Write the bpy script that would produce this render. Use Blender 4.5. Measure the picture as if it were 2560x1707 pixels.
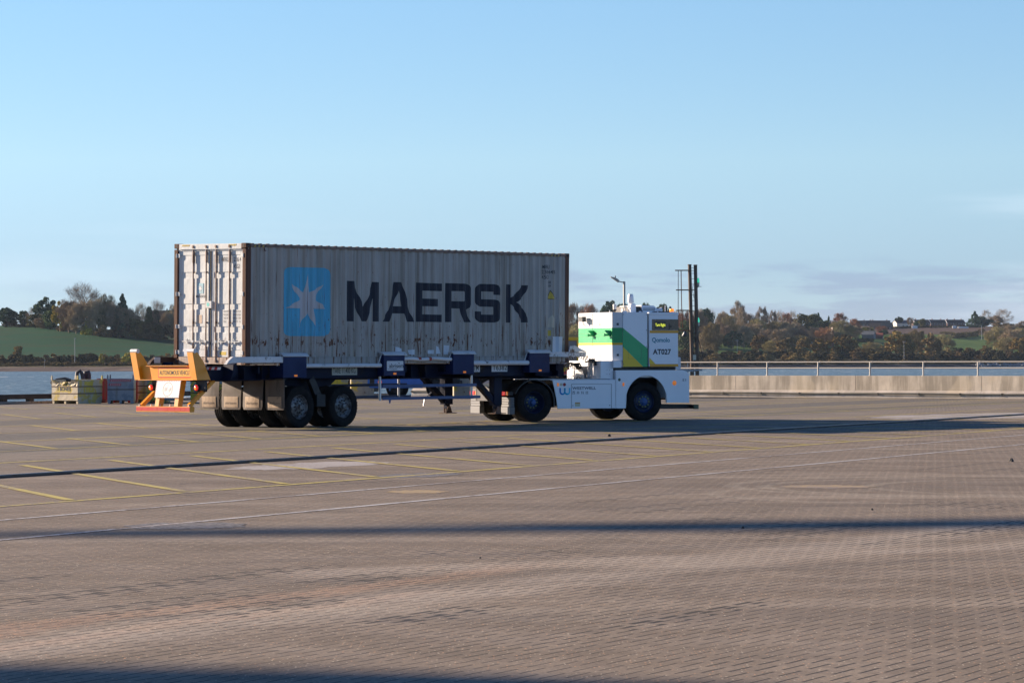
import bpy, bmesh, math, random
import numpy as np
from mathutils import Vector, Matrix
for o in list(bpy.data.objects): bpy.data.objects.remove(o)
S = bpy.context.scene
COL = S.collection
R = math.radians
# ------------------------------------------------------------------ camera
EYE = 1.58
FPX = 7975.0                      # focal length in pixels of the 2560 px wide photograph
pit = math.atan(51/7975); rol = .002
cF = Vector((0, math.cos(pit), math.sin(pit))); cR = Vector((1, 0, 0)); cU = cR.cross(cF)
cR, cU = cR*math.cos(rol)-cU*math.sin(rol), cR*math.sin(rol)+cU*math.cos(rol)
cam = bpy.data.cameras.new('camera'); camo = bpy.data.objects.new('camera', cam); COL.objects.link(camo)
cam.sensor_width = 36; cam.lens = 36*FPX/2560; cam.clip_start = .5; cam.clip_end = 60000
camo.matrix_world = Matrix(((cR.x, cU.x, -cF.x, 0), (cR.y, cU.y, -cF.y, 0), (cR.z, cU.z, -cF.z, EYE), (0, 0, 0, 1)))
S.camera = camo
# ------------------------------------------------------------------ sun and sky
SUN_EL = R(17.0); SUN_AZ = math.atan2(.407, -.914)      # direction towards the sun, measured from +X
sdir = Vector((math.cos(SUN_EL)*math.cos(SUN_AZ), math.cos(SUN_EL)*math.sin(SUN_AZ), math.sin(SUN_EL)))
sl = bpy.data.lights.new('sun', 'SUN'); so = bpy.data.objects.new('sun', sl); COL.objects.link(so)
sl.energy = 5.0; sl.angle = R(.5); sl.color = (1, .80, .62)
so.rotation_euler = sdir.to_track_quat('Z', 'Y').to_euler()
W = bpy.data.worlds.new('World'); S.world = W; W.use_nodes = True
wn = W.node_tree; wn.nodes.clear()
def wnode(t, **k):
    n = wn.nodes.new(t)
    for a, v in k.items(): setattr(n, a, v)
    return n
out = wnode('ShaderNodeOutputWorld'); bg = wnode('ShaderNodeBackground'); bg.inputs[1].default_value = .08
sky = wnode('ShaderNodeTexSky', sky_type='NISHITA', sun_disc=False, sun_elevation=SUN_EL,
            sun_rotation=math.pi/2-SUN_AZ, altitude=0, air_density=.6, dust_density=0, ozone_density=6)
tc = wnode('ShaderNodeTexCoord'); mp = wnode('ShaderNodeMapping'); mp.inputs['Scale'].default_value = (17, 17, 110)
mp.inputs['Location'].default_value = (3.1, 1.7, .6)
nz = wnode('ShaderNodeTexNoise'); nz.inputs['Scale'].default_value = 1.0; nz.inputs['Detail'].default_value = 7; nz.inputs['Roughness'].default_value = .58
wn.links.new(tc.outputs['Generated'], mp.inputs[0]); wn.links.new(mp.outputs[0], nz.inputs[0])
sp = wnode('ShaderNodeSeparateXYZ'); wn.links.new(tc.outputs['Generated'], sp.inputs[0])
def wmath(op, a, b=None, clamp=False):
    n = wnode('ShaderNodeMath', operation=op, use_clamp=clamp)
    for i, v in enumerate((a, b)):
        if v is None: continue
        if isinstance(v, (int, float)): n.inputs[i].default_value = v
        else: wn.links.new(v, n.inputs[i])
    return n.outputs[0]
def wrange(v, a, b, c=0., d=1., kind='SMOOTHSTEP'):
    n = wnode('ShaderNodeMapRange', interpolation_type=kind)
    wn.links.new(v, n.inputs[0])
    for i, x in zip((1, 2, 3, 4), (a, b, c, d)): n.inputs[i].default_value = x
    return n.outputs[0]
# low stratus bank over the far shore, more of it to the right; a few thin white wisps above
band = wmath('MULTIPLY', wrange(sp.outputs[2], .000, .006), wrange(sp.outputs[2], .036, .024))
side = wrange(sp.outputs[0], -.10, .03, .25, 1.)
lowered = wmath('MULTIPLY_ADD', sp.outputs[2], -7.0); lowered.node.inputs[2].default_value = .15
cl = wmath('MULTIPLY', wmath('MULTIPLY', wrange(wmath('ADD', nz.outputs[0], lowered), .43, .55), band), side)
mix1 = wnode('ShaderNodeMix', data_type='RGBA', blend_type='MULTIPLY'); mix1.inputs[7].default_value = (.83, .79, .88, 1)
wn.links.new(wmath('MULTIPLY', cl, .9), mix1.inputs[0])
hsv = wnode('ShaderNodeHueSaturation'); hsv.inputs['Saturation'].default_value = 1.0
ramp = wnode('ShaderNodeValToRGB'); cr_ = ramp.color_ramp
for i, (z_, c_) in enumerate(((0, (.90, .72, .66)), (.03, (1.02, .78, .66)), (.063, (1.54, 1.08, .76)), (.11, (1.65, 1.22, .86)), (.3, (1.75, 1.55, 1.4)), (.62, (.42, .48, .55)))):
    el_ = cr_.elements[0] if i == 0 else (cr_.elements[-1] if i == 5 else cr_.elements.new(z_)); el_.position = z_; el_.color = (*[q/2 for q in c_], 1)
wn.links.new(sp.outputs[2], ramp.inputs[0])
dbl = wnode('ShaderNodeVectorMath', operation='MULTIPLY'); wn.links.new(ramp.outputs[0], dbl.inputs[0]); dbl.inputs[1].default_value = (2, 2, 2)
tnt = wnode('ShaderNodeVectorMath', operation='MULTIPLY'); wn.links.new(sky.outputs[0], tnt.inputs[0]); wn.links.new(dbl.outputs[0], tnt.inputs[1])
wn.links.new(tnt.outputs[0], hsv.inputs['Color']); wn.links.new(hsv.outputs[0], mix1.inputs[6])
mp2 = wnode('ShaderNodeMapping'); mp2.inputs['Scale'].default_value = (5, 5, 55); mp2.inputs['Location'].default_value = (.4, 2.2, .3)
nz2 = wnode('ShaderNodeTexNoise'); nz2.inputs['Detail'].default_value = 7; nz2.inputs['Scale'].default_value = 1
wn.links.new(tc.outputs['Generated'], mp2.inputs[0]); wn.links.new(mp2.outputs[0], nz2.inputs[0])
wisp = wmath('MULTIPLY', wrange(nz2.outputs[0], .52, .74), wrange(sp.outputs[2], .07, .035))
mix2 = wnode('ShaderNodeMix', data_type='RGBA'); mix2.inputs[7].default_value = (7.2, 7.6, 8.2, 1)
wn.links.new(wmath('MULTIPLY', wmath('MULTIPLY', wisp, side), .30), mix2.inputs[0]); wn.links.new(mix1.outputs[2], mix2.inputs[6])
wn.links.new(mix2.outputs[2], bg.inputs[0]); wn.links.new(bg.outputs[0], out.inputs[0])
# ------------------------------------------------------------------ exposure
S.view_settings.view_transform = 'Standard'; S.view_settings.look = 'None'
S.view_settings.exposure = 1.24; S.view_settings.gamma = 1
S.render.engine = 'CYCLES'
S.render.resolution_x = 1024; S.render.resolution_y = 682

# ================================================================== helpers
def tag(o, label=None, cat=None, group=None, kind=None):
    if label: o['label'] = label
    if cat: o['category'] = cat
    if group: o['group'] = group
    if kind: o['kind'] = kind
    return o
def empty(name, loc, rz=0, label=None, cat=None, group=None):
    o = bpy.data.objects.new(name, None); COL.objects.link(o); o.location = loc; o.rotation_euler = (0, 0, rz)
    o.empty_display_size = .2
    return tag(o, label, cat, group)
def copy_tree(o, parent=None):
    c = o.copy(); COL.objects.link(c); c.parent = parent
    for ch in o.children: copy_tree(ch, c)
    return c
class MB:
    """collects geometry, then links it as one mesh object"""
    def __init__(s): s.v = []; s.f = []; s.m = []; s.c = []
    def add(s, vs, fs, mi=0):
        s.c.append((len(s.v), len(s.f))); b = len(s.v); s.v += [tuple(p) for p in vs]; s.f += [tuple(b+i for i in f) for f in fs]; s.m += [mi]*len(fs)
        return s
    def box(s, x0, x1, y0, y1, z0, z1, mi=0):
        if x1 < x0: x0, x1 = x1, x0
        if y1 < y0: y0, y1 = y1, y0
        if z1 < z0: z0, z1 = z1, z0
        v = [(x, y, z) for x in (x0, x1) for y in (y0, y1) for z in (z0, z1)]
        return s.add(v, [(0, 1, 3, 2), (4, 6, 7, 5), (0, 4, 5, 1), (2, 3, 7, 6), (0, 2, 6, 4), (1, 5, 7, 3)], mi)
    def prism(s, pts, a0, a1, ax='y', mi=0):
        """polygon in the plane normal to ax, extruded from a0 to a1. pts: (x,z) for y, (x,y) for z, (y,z) for x"""
        def P(p, a):
            return {'y': (p[0], a, p[1]), 'z': (p[0], p[1], a), 'x': (a, p[0], p[1])}[ax]
        n = len(pts); A = sum(pts[i][0]*pts[(i+1) % n][1]-pts[(i+1) % n][0]*pts[i][1] for i in range(n))
        if a1 < a0: a0, a1 = a1, a0
        if (A > 0) == (ax == 'y'): pts = pts[::-1]
        v = [P(p, a0) for p in pts]+[P(p, a1) for p in pts]
        f = [tuple(range(n))[::-1], tuple(range(n, 2*n))]+[(i, (i+1) % n, n+(i+1) % n, n+i) for i in range(n)]
        return s.add(v, f, mi)
    def bar(s, a, b, w, h=None, mi=0):
        """square bar from a to b"""
        h = h or w; a = Vector(a); b = Vector(b); d = (b-a).normalized()
        up = Vector((0, 0, 1)) if abs(d.z) < .95 else Vector((1, 0, 0))
        x = d.cross(up).normalized()*w/2; y = x.cross(d).normalized()*h/2
        v = [a-x-y, a+x-y, a+x+y, a-x+y, b-x-y, b+x-y, b+x+y, b-x+y]
        return s.add(v, [(3, 2, 1, 0), (4, 5, 6, 7), (0, 1, 5, 4), (1, 2, 6, 5), (2, 3, 7, 6), (3, 0, 4, 7)], mi)
    def tube(s, pts, r, n=10, mi=0, cap=True):
        pts = [Vector(p) for p in pts]; rr = r if isinstance(r, (list, tuple)) else [r]*len(pts)
        rings = []; prev = None
        for i, p in enumerate(pts):
            d = (pts[min(i+1, len(pts)-1)]-pts[max(i-1, 0)]).normalized()
            if prev is None:
                up = Vector((0, 0, 1)) if abs(d.z) < .9 else Vector((1, 0, 0)); x = d.cross(up).normalized()
            else: x = (prev-d*prev.dot(d)).normalized()
            prev = x; y = d.cross(x)
            rings.append([p+(x*math.cos(t)+y*math.sin(t))*rr[i] for t in [2*math.pi*k/n for k in range(n)]])
        v = [q for rg in rings for q in rg]; f = []
        for i in range(len(pts)-1):
            for k in range(n):
                f.append((i*n+k, i*n+(k+1) % n, (i+1)*n+(k+1) % n, (i+1)*n+k))
        if cap: f += [tuple(range(n))[::-1], tuple(range((len(pts)-1)*n, len(pts)*n))]
        return s.add(v, f, mi)
    def lathe(s, prof, c=(0, 0, 0), ax='y', n=40, mi=0, closed=True):
        """prof: (radius, offset along ax)"""
        v = []; m = len(prof)
        for k in range(n):
            t = 2*math.pi*k/n
            for r, a in prof:
                p = {'y': (r*math.cos(t), a, r*math.sin(t)), 'z': (r*math.cos(t), r*math.sin(t), a), 'x': (a, r*math.cos(t), r*math.sin(t))}[ax]
                v.append((p[0]+c[0], p[1]+c[1], p[2]+c[2]))
        f = []
        for k in range(n):
            for j in range(m if closed else m-1):
                j2 = (j+1) % m; f.append((k*m+j, k*m+j2, ((k+1) % n)*m+j2, ((k+1) % n)*m+j))
        return s.add(v, f, mi)
    def disc(s, r, c, ax='y', n=28, mi=0, r2=None):
        t = [2*math.pi*k/n for k in range(n)]; r2 = r2 or r
        v = [{'y': (c[0]+r*math.cos(a), c[1], c[2]+r2*math.sin(a)), 'x': (c[0], c[1]+r*math.cos(a), c[2]+r2*math.sin(a)), 'z': (c[0]+r*math.cos(a), c[1]+r2*math.sin(a), c[2])}[ax] for a in t]
        return s.add(v, [tuple(range(n))], mi)
    def each(s, name, mats, parent=None, k=1, **kw):
        """link every k consecutive shapes as an object of their own"""
        r = []
        for i in range(0, len(s.c), k):
            v0, f0 = s.c[i]; v1, f1 = s.c[i+k] if i+k < len(s.c) else (len(s.v), len(s.f)); q = MB()
            q.v = s.v[v0:v1]; q.f = [tuple(j-v0 for j in f) for f in s.f[f0:f1]]; q.m = s.m[f0:f1]; r.append(q.build(name, mats, parent, **kw))
        return r
    def build(s, name, mats, parent=None, smooth=False, bevel=0, fixn=True, loc=None):
        me = bpy.data.meshes.new(name); me.from_pydata(s.v, [], s.f)
        if not isinstance(mats, (list, tuple)): mats = [mats]
        for m in mats: me.materials.append(m)
        if len(mats) > 1: me.polygons.foreach_set('material_index', s.m)
        if fixn:
            bm = bmesh.new(); bm.from_mesh(me); bmesh.ops.recalc_face_normals(bm, faces=bm.faces); bm.to_mesh(me); bm.free()
        o = bpy.data.objects.new(name, me); COL.objects.link(o)
        if parent: o.parent = parent
        if loc: o.location = loc
        if smooth:
            me.polygons.foreach_set('use_smooth', [True]*len(me.polygons)); me.set_sharp_from_angle(angle=R(35))
        if bevel:
            b = o.modifiers.new('bevel', 'BEVEL'); b.width = bevel; b.segments = 2; b.limit_method = 'ANGLE'; b.angle_limit = R(40)
        me.update()
        return o
def text_geo(txt, w, h, bold=0., narrow=False):
    """flat lettering fitted to w x h, as (verts2d, faces)"""
    cu = bpy.data.curves.new('lettering', 'FONT'); cu.body = txt; cu.offset = bold; cu.resolution_u = 3
    ob = bpy.data.objects.new('lettering', cu); COL.objects.link(ob)
    dg = bpy.context.evaluated_depsgraph_get(); dg.update()
    me = bpy.data.meshes.new_from_object(ob.evaluated_get(dg))
    v = np.array([p.co[:2] for p in me.vertices]); f = [tuple(p.vertices) for p in me.polygons]
    bpy.data.objects.remove(ob); bpy.data.curves.remove(cu); bpy.data.meshes.remove(me)
    if len(v) == 0: return [], []
    lo = v.min(0); hi = v.max(0); v = (v-lo)/(hi-lo)*np.array([w, h])
    return [tuple(p) for p in v], f
def letters(mb, txt, origin, ux, uz, w, h, bold=.0, mi=0):
    v, f = text_geo(txt, w, h, bold); o = Vector(origin); ux = Vector(ux); uz = Vector(uz)
    return mb.add([o+ux*p[0]+uz*p[1] for p in v], f, mi)
# ------------------------------------------------------------------ materials
class NT:
    def __init__(s, name):
        s.m = bpy.data.materials.new(name); s.m.use_nodes = True; s.t = s.m.node_tree; s.t.nodes.clear()
        s.out = s.t.nodes.new('ShaderNodeOutputMaterial'); s.b = s.t.nodes.new('ShaderNodeBsdfPrincipled')
        s.t.links.new(s.b.outputs[0], s.out.inputs[0])
    def n(s, t, ins=None, **k):
        nd = s.t.nodes.new('ShaderNode'+t)
        for a, v in k.items(): setattr(nd, a, v)
        for i, v in (ins or {}).items(): s.set(nd.inputs[i], v)
        return nd
    def set(s, sock, v):
        if hasattr(v, 'links') or isinstance(v, bpy.types.NodeSocket): s.t.links.new(v, sock)
        elif isinstance(v, (tuple, list)) and len(v) == 3 and sock.type == 'RGBA': sock.default_value = (*v, 1)
        else: sock.default_value = v
    def math(s, op, a, b=0., c=0., clamp=False):
        return s.n('Math', {0: a, 1: b, 2: c}, operation=op, use_clamp=clamp).outputs[0]
    def mix(s, f, a, b, blend='MIX'):
        return s.n('Mix', {0: f, 6: a, 7: b}, data_type='RGBA', blend_type=blend).outputs[2]
    def co(s, scale=(1, 1, 1), loc=(0, 0, 0), rot=(0, 0, 0), kind='Object'):
        tc = s.n('TexCoord'); m = s.n('Mapping', {0: tc.outputs[kind]}); m.inputs['Location'].default_value = loc
        m.inputs['Scale'].default_value = scale; m.inputs['Rotation'].default_value = rot
        return m.outputs[0]
    def noise(s, vec, scale=1., detail=4., rough=.55, dist=0.):
        return s.n('TexNoise', {'Vector': vec, 'Scale': scale, 'Detail': detail, 'Roughness': rough, 'Distortion': dist}).outputs[0]
    def rng(s, v, a, b, c=0., d=1.):
        return s.n('MapRange', {0: v, 1: a, 2: b, 3: c, 4: d}).outputs[0]
    def sss(s, v, a, b, c=0., d=1.):
        return s.n('MapRange', {0: v, 1: a, 2: b, 3: c, 4: d}, interpolation_type='SMOOTHSTEP').outputs[0]
    def fin(s, col=None, rough=None, metal=None, bump=None, bstr=.3, bdist=.01, **k):
        if col is not None: s.set(s.b.inputs['Base Color'], col)
        if rough is not None: s.set(s.b.inputs['Roughness'], rough)
        if metal is not None: s.set(s.b.inputs['Metallic'], metal)
        if bump is not None:
            bn = s.n('Bump', {'Height': bump, 'Strength': bstr, 'Distance': bdist}); s.t.links.new(bn.outputs[0], s.b.inputs['Normal'])
        for a, v in k.items(): s.set(s.b.inputs[a.replace('_', ' ')], v)
        return s.m
MATS = {}
def paint(name, col, rough=.5, metal=0., var=.18, scale=2.5, dirt=None, damt=.3, dscale=3., bump=.15, bscale=30., streak=False, **k):
    """painted or worn surface with slow tone variation, optional dirt colour and fine relief"""
    if name in MATS: return MATS[name]
    t = NT(name); v = t.co(kind='Object')
    n1 = t.noise(v, scale, 5); c = t.mix(t.rng(n1, .3, .7), col, tuple(x*(1-var) for x in col))
    if dirt is not None:
        dv = t.co((1, 1, .12) if streak else (1, 1, 1), loc=(4, 7, 2)); n2 = t.noise(dv, dscale, 7, .65)
        c = t.mix(t.sss(n2, .72-damt*.45, .80-damt*.3), c, dirt)
    n3 = t.noise(v, bscale, 4); r = t.rng(n1, .3, .7, rough*.85, min(1, rough*1.15))
    MATS[name] = t.fin(c, r, metal, n3, bump, .004, **k); return MATS[name]
def flat(name, col, rough=.5, metal=0., **k):
    if name in MATS: return MATS[name]
    return paint(name, col, rough, metal, var=.1, **k)
def lamp_mat(name, col, strength):
    t = NT(name); return t.fin(col, .25, Emission_Color=col, Emission_Strength=strength)
def conf_rust(t, col, amt=1., seed=0.):
    """rust runs and spots of the weathered container, laid over col (container space)"""
    v1 = t.co((17., 17., .75), loc=(seed, 0, 0)); v2 = t.co((13, 13, 5.5), loc=(seed+3, 1, 0)); v3 = t.co((1, 1, 1))
    zz = t.n('SeparateXYZ', {0: v3}).outputs[2]
    low = t.sss(zz, 3.4, 1.9, .0, .085); low2 = t.math('MULTIPLY', t.math('MULTIPLY', t.sss(zz, 1.92, 2.02, 0, .095), t.sss(zz, 2.22, 2.10)), t.sss(t.noise(t.co((.8, .8, .3), loc=(seed+1, 3, 2)), 1, 3), .44, .56))
    run = t.sss(t.math('ADD', t.noise(v1, 1, 6, .6), low), .64, .72)
    spot = t.sss(t.math('ADD', t.math('ADD', t.noise(v2, 1, 5, .7), t.math('MULTIPLY', low, .6)), low2), .665, .71)
    f = t.math('MULTIPLY', t.math('MAXIMUM', t.math('MULTIPLY', run, .75), spot), amt, clamp=True)
    stain = t.sss(t.noise(t.co((8, 8, .22), loc=(seed, 2, 1)), 1, 5), .46, .66, 0, .38)
    c = t.mix(t.math('MULTIPLY', stain, amt), col, (.42, .36, .25), 'MULTIPLY')
    rc = t.mix(t.noise(t.co((20, 20, 20)), 1, 4), (.20, .075, .03), (.05, .022, .012))
    return t.mix(f, c, rc), f
def cpaint(name, col, amt=1., rough=.5, seed=0.):
    if name in MATS: return MATS[name]
    t = NT(name); n1 = t.noise(t.co(), 1.4, 5); c = t.mix(t.rng(n1, .3, .7), col, tuple(x*.86 for x in col))
    c, f = conf_rust(t, c, amt, seed); dents = t.noise(t.co((1, 1, .8)), 3.2, 3)
    MATS[name] = t.fin(c, t.rng(f, 0, 1, rough, .9), 0, t.math('ADD', dents, t.math('MULTIPLY', f, -.08)), .5, .02)
    return MATS[name]
# ================================================================== the setting
def ray(u, v):
    """bearing of a point measured on the photograph"""
    return cF+cR*((u-1280)/FPX)+cU*((853.5-v)/FPX)
def gpt(u, v, z=0.):
    d = ray(u, v); t = (z-EYE)/d.z; return Vector((d.x*t, d.y*t, z))
def apt(u, v, D):
    d = ray(u, v); t = D/d.y; return Vector((d.x*t, D, EYE+d.z*t))
RD = R(66.0)                                     # direction of the crane rail and of all painted rows
ud = Vector((math.cos(RD), math.sin(RD), 0)); un = Vector((-math.sin(RD), math.cos(RD), 0))
QUAY = [(-120, -80), (-96, -50), (-19.9, 121.5), (-6.6, 151.6), (-1.2, 150.1), (9.15, 142.0), (60, 102.2), (140, 40), (160, -80)]
def ground_mat():
    t = NT('block_paving'); tc = t.n('TexCoord').outputs['Object']
    rot = t.n('Mapping', {0: tc}); rot.inputs['Rotation'].default_value = (0, 0, R(90-64)); 
    warp = t.n('TexNoise', {'Vector': tc, 'Scale': .9, 'Detail': 2.}).outputs['Color']
    wv = t.n('VectorMath', {0: warp, 1: (.5, .5, .5)}, operation='SUBTRACT').outputs[0]
    wv = t.n('VectorMath', {0: wv, 1: (.05, .05, 0)}, operation='MULTIPLY').outputs[0]
    pos = t.n('VectorMath', {0: rot.outputs[0], 1: wv}, operation='ADD').outputs[0]
    sc = t.n('VectorMath', {0: pos, 1: (9.6, 9.6, 1)}, operation='MULTIPLY').outputs[0]
    s3 = t.n('SeparateXYZ', {0: sc}); x, y = s3.outputs[0], s3.outputs[1]
    ix = t.math('FLOOR', x); iy = t.math('FLOOR', y); fx = t.math('FRACT', x); fy = t.math('FRACT', y)
    m = t.math('FLOORED_MODULO', t.math('SUBTRACT', ix, iy), 4.)
    eq = lambda k: t.math('COMPARE', m, float(k), .1)
    gx = t.math('SUBTRACT', 1., fx); gy = t.math('SUBTRACT', 1., fy)
    dx = t.math('MINIMUM', t.math('ADD', fx, eq(1)), t.math('ADD', gx, eq(0)))
    dy = t.math('MINIMUM', t.math('ADD', fy, eq(2)), t.math('ADD', gy, eq(3)))
    jn = t.noise(tc, .7, 4); bx0 = t.math('SUBTRACT', ix, eq(1))
    rowr = t.n('TexWhiteNoise', {1: bx0}, noise_dimensions='1D').outputs[0]; gate = t.sss(t.noise(t.co((.22, .22, 1), loc=(4, 8, 0)), 1, 3), .50, .60)
    rowr2 = t.math('MULTIPLY', t.math('GREATER_THAN', rowr, .91), gate)
    jw = t.math('ADD', t.rng(jn, .35, .7, .045, .12), t.math('MULTIPLY', rowr2, .30))
    jx = t.math('LESS_THAN', dx, jw); jy = t.math('LESS_THAN', dy, t.math('MULTIPLY', jw, .6))
    # per block tone
    bx = t.math('SUBTRACT', ix, eq(1)); by = t.math('SUBTRACT', iy, eq(2))
    cv = t.n('CombineXYZ', {0: bx, 1: by, 2: 0.}).outputs[0]; wn_ = t.n('TexWhiteNoise', {0: cv}, noise_dimensions='3D').outputs[0]
    big = t.noise(t.co((.11, .11, 1), loc=(2, 3, 0)), 1, 5, .6); med = t.noise(t.co((.9, .9, 1)), 1, 6, .65)
    s1 = t.co((.10, .62, 1), rot=(0, 0, -R(12)), loc=(1, 5, 0)); band = t.noise(s1, 1, 5, .6)
    col = t.mix(t.rng(big, .3, .7), (.205, .166, .139), (.265, .222, .192))
    col = t.mix(t.rng(med, .38, .66, 0, .85), col, (.135, .108, .09))
    col = t.mix(t.sss(band, .5, .68, 0, .55), col, (.33, .285, .255))
    col = t.mix(t.rng(wn_, 0, 1, 0, .30), col, (.10, .08, .068)); dk = t.noise(t.co((.05, .30, 1), rot=(0, 0, -R(20)), loc=(7, 2, 0)), 1, 6, .65); col = t.mix(t.sss(dk, .50, .66, 0, .55), col, (.12, .098, .083))
    # worn smoother driving lanes, dark with rubber, and the dusty pink bands of crushed brick close by
    P = t.n('SeparateXYZ', {0: tc}); X, Y = P.outputs[0], P.outputs[1]
    acr = t.math('SUBTRACT', t.math('MULTIPLY', X, math.sin(RD)), t.math('MULTIPLY', Y, math.cos(RD)))   # across the rows
    wob = t.math('ADD', acr, t.math('MULTIPLY', t.math('SUBTRACT', t.noise(t.co((.08, .08, 1)), 1, 3), .5), 1.6))
    def lane(c, w, e=.5): return t.math('MULTIPLY', t.sss(wob, c-w-e, c-w+e), t.sss(wob, c+w+e, c+w-e))
    ln = t.math('MAXIMUM', lane(-37.4, 1.6), lane(-46.2, 1.9)); ln = t.math('MAXIMUM', ln, lane(-32, 1.0))
    lnoise = t.noise(t.co((.16, 3., 1), rot=(0, 0, -RD)), 1, 6, .6)
    far = t.sss(wob, -24, -30)
    col = t.mix(t.math('MULTIPLY', far, .35), col, (.20, .19, .18))
    col = t.mix(t.math('MULTIPLY', ln, t.rng(lnoise, .3, .65, .5, .95)), col, (.105, .102, .098))
    def stripe(x0, y0, ang, w, lo, hi):
        a = R(ang); d = t.math('SUBTRACT', t.math('MULTIPLY', t.math('SUBTRACT', X, x0), math.sin(a)), t.math('MULTIPLY', t.math('SUBTRACT', Y, y0), math.cos(a)))
        d = t.math('ADD', d, t.math('MULTIPLY', t.math('SUBTRACT', t.noise(t.co((.5, .5, 1)), 1, 4), .5), 1.0))
        al = t.math('ADD', t.math('MULTIPLY', t.math('SUBTRACT', X, x0), math.cos(a)), t.math('MULTIPLY', t.math('SUBTRACT', Y, y0), math.sin(a)))
        return t.math('MULTIPLY', t.sss(t.math('ABSOLUTE', d), w, w*.2), t.math('MULTIPLY', t.sss(al, lo-1, lo), t.sss(al, hi+1, hi)))
    pk = t.math('MAXIMUM', stripe(-2.6, 19.6, 62, .32, -3, 5.5), stripe(-2.9, 17.6, 62, .22, -3, 4.5))
    gr = t.noise(t.co((1, 1, 1)), 22, 5, .7)
    col = t.mix(t.math('MULTIPLY', pk, t.rng(gr, .42, .62, .05, .6)), col, (.44, .27, .19))
    pale = t.math('MAXIMUM', stripe(-2, 19.0, 60, .75, -4, 14), stripe(3, 26.5, 30, .7, -5, 6))
    col = t.mix(t.math('MULTIPLY', pale, t.rng(gr, .35, .65, .15, .6)), col, (.42, .37, .35))
    for (x0, y0, an, w_, lo, hi) in ((1.5, 24.5, 24, .30, -6, 7), (.6, 26.6, 24, .30, -6, 8), (-1.5, 21.5, 38, .22, -4, 9), (4, 35, 12, .35, -7, 7)):
        col = t.mix(t.math('MULTIPLY', stripe(x0, y0, an, w_, lo, hi), t.rng(gr, .35, .65, .12, .42)), col, (.105, .09, .08))
    for (cx, cy, rr_) in ((6.1, 40.2, 2.9), (6.3, 40.4, 3.5), (7.4, 40.0, 2.9), (5.0, 38.0, 2.6)):
        dx_ = t.math('SUBTRACT', X, cx); dy_ = t.math('SUBTRACT', Y, cy); rad_ = t.math('SQRT', t.math('ADD', t.math('MULTIPLY', dx_, dx_), t.math('MULTIPLY', dy_, dy_)))
        ring = t.math('MULTIPLY', t.sss(t.math('ABSOLUTE', t.math('SUBTRACT', rad_, rr_)), .16, .04), t.sss(dx_, 0.5, -1.))
        col = t.mix(t.math('MULTIPLY', ring, t.rng(gr, .35, .6, .05, .28)), col, (.42, .39, .36))
    # aggregate sparkle
    vo = t.n('TexVoronoi', {'Vector': tc, 'Scale': 40.}); sp1 = t.math('LESS_THAN', vo.outputs['Distance'], .24)
    rc = t.n('SeparateColor', {0: vo.outputs['Color']})
    spk = t.math('MULTIPLY', sp1, t.math('GREATER_THAN', rc.outputs[0], t.rng(med, .3, .7, .95, .72)))
    col = t.mix(spk, col, t.mix(t.math('GREATER_THAN', rc.outputs[1], .55), (.62, .34, .2), (.66, .6, .54)))
    # joints, and settled long cracks
    col = t.mix(t.math('MULTIPLY', jx, .88), col, (.022, .02, .018))
    col = t.mix(t.math('MULTIPLY', jy, t.rng(jn, .4, .7, .0, .22)), col, (.07, .05, .035))
    ck = t.n('TexNoise', {'Vector': t.co((.26, 1.1, 1), rot=(0, 0, -R(64)), loc=(5, 1, 0)), 'Scale': 1., 'Detail': 6.}).outputs[0]
    ckl = t.math('LESS_THAN', t.math('ABSOLUTE', t.math('SUBTRACT', ck, .5)), .0055)
    ckl = t.math('MULTIPLY', ckl, 0.)
    col = t.mix(t.math('MULTIPLY', ckl, .9), col, (.015, .013, .012))
    col = t.mix(1., col, (1.13, 1.12, .985), 'MULTIPLY'); fg = t.noise(t.co((1, 1, 1)), 38, 4, .75); col = t.mix(1., col, t.mix(t.rng(fg, .33, .67), (.68, .68, .68), (1.36, 1.34, 1.3)), 'MULTIPLY')
    hgt = t.math('SUBTRACT', t.math('MULTIPLY', t.noise(tc, 60, 5, .7), .25), t.math('MAXIMUM', t.math('MAXIMUM', jx, t.math('MULTIPLY', jy, .5)), ckl))
    hgt = t.math('ADD', hgt, t.math('MULTIPLY', wn_, .35))
    hgt = t.math('ADD', hgt, t.math('MULTIPLY', t.noise(t.co((.55, .8, 1)), 1, 3, .5), 6.)); hgt = t.math('ADD', hgt, t.math('MULTIPLY', t.noise(t.co((3, 3, 1)), 1, 3, .5), .9))
    return t.fin(col, t.rng(med, .3, .7, .72, .9), 0, hgt, .6, .012, Specular_IOR_Level=.3)
mg = ground_mat()
g = MB(); n = len(QUAY)
g.add([(x, y, 0) for x, y in QUAY]+[(x, y, -5) for x, y in QUAY], [tuple(range(n))]+[(i, (i+1) % n, n+(i+1) % n, n+i) for i in range(n)])
tag(g.build('ground', mg), kind='structure')
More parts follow.
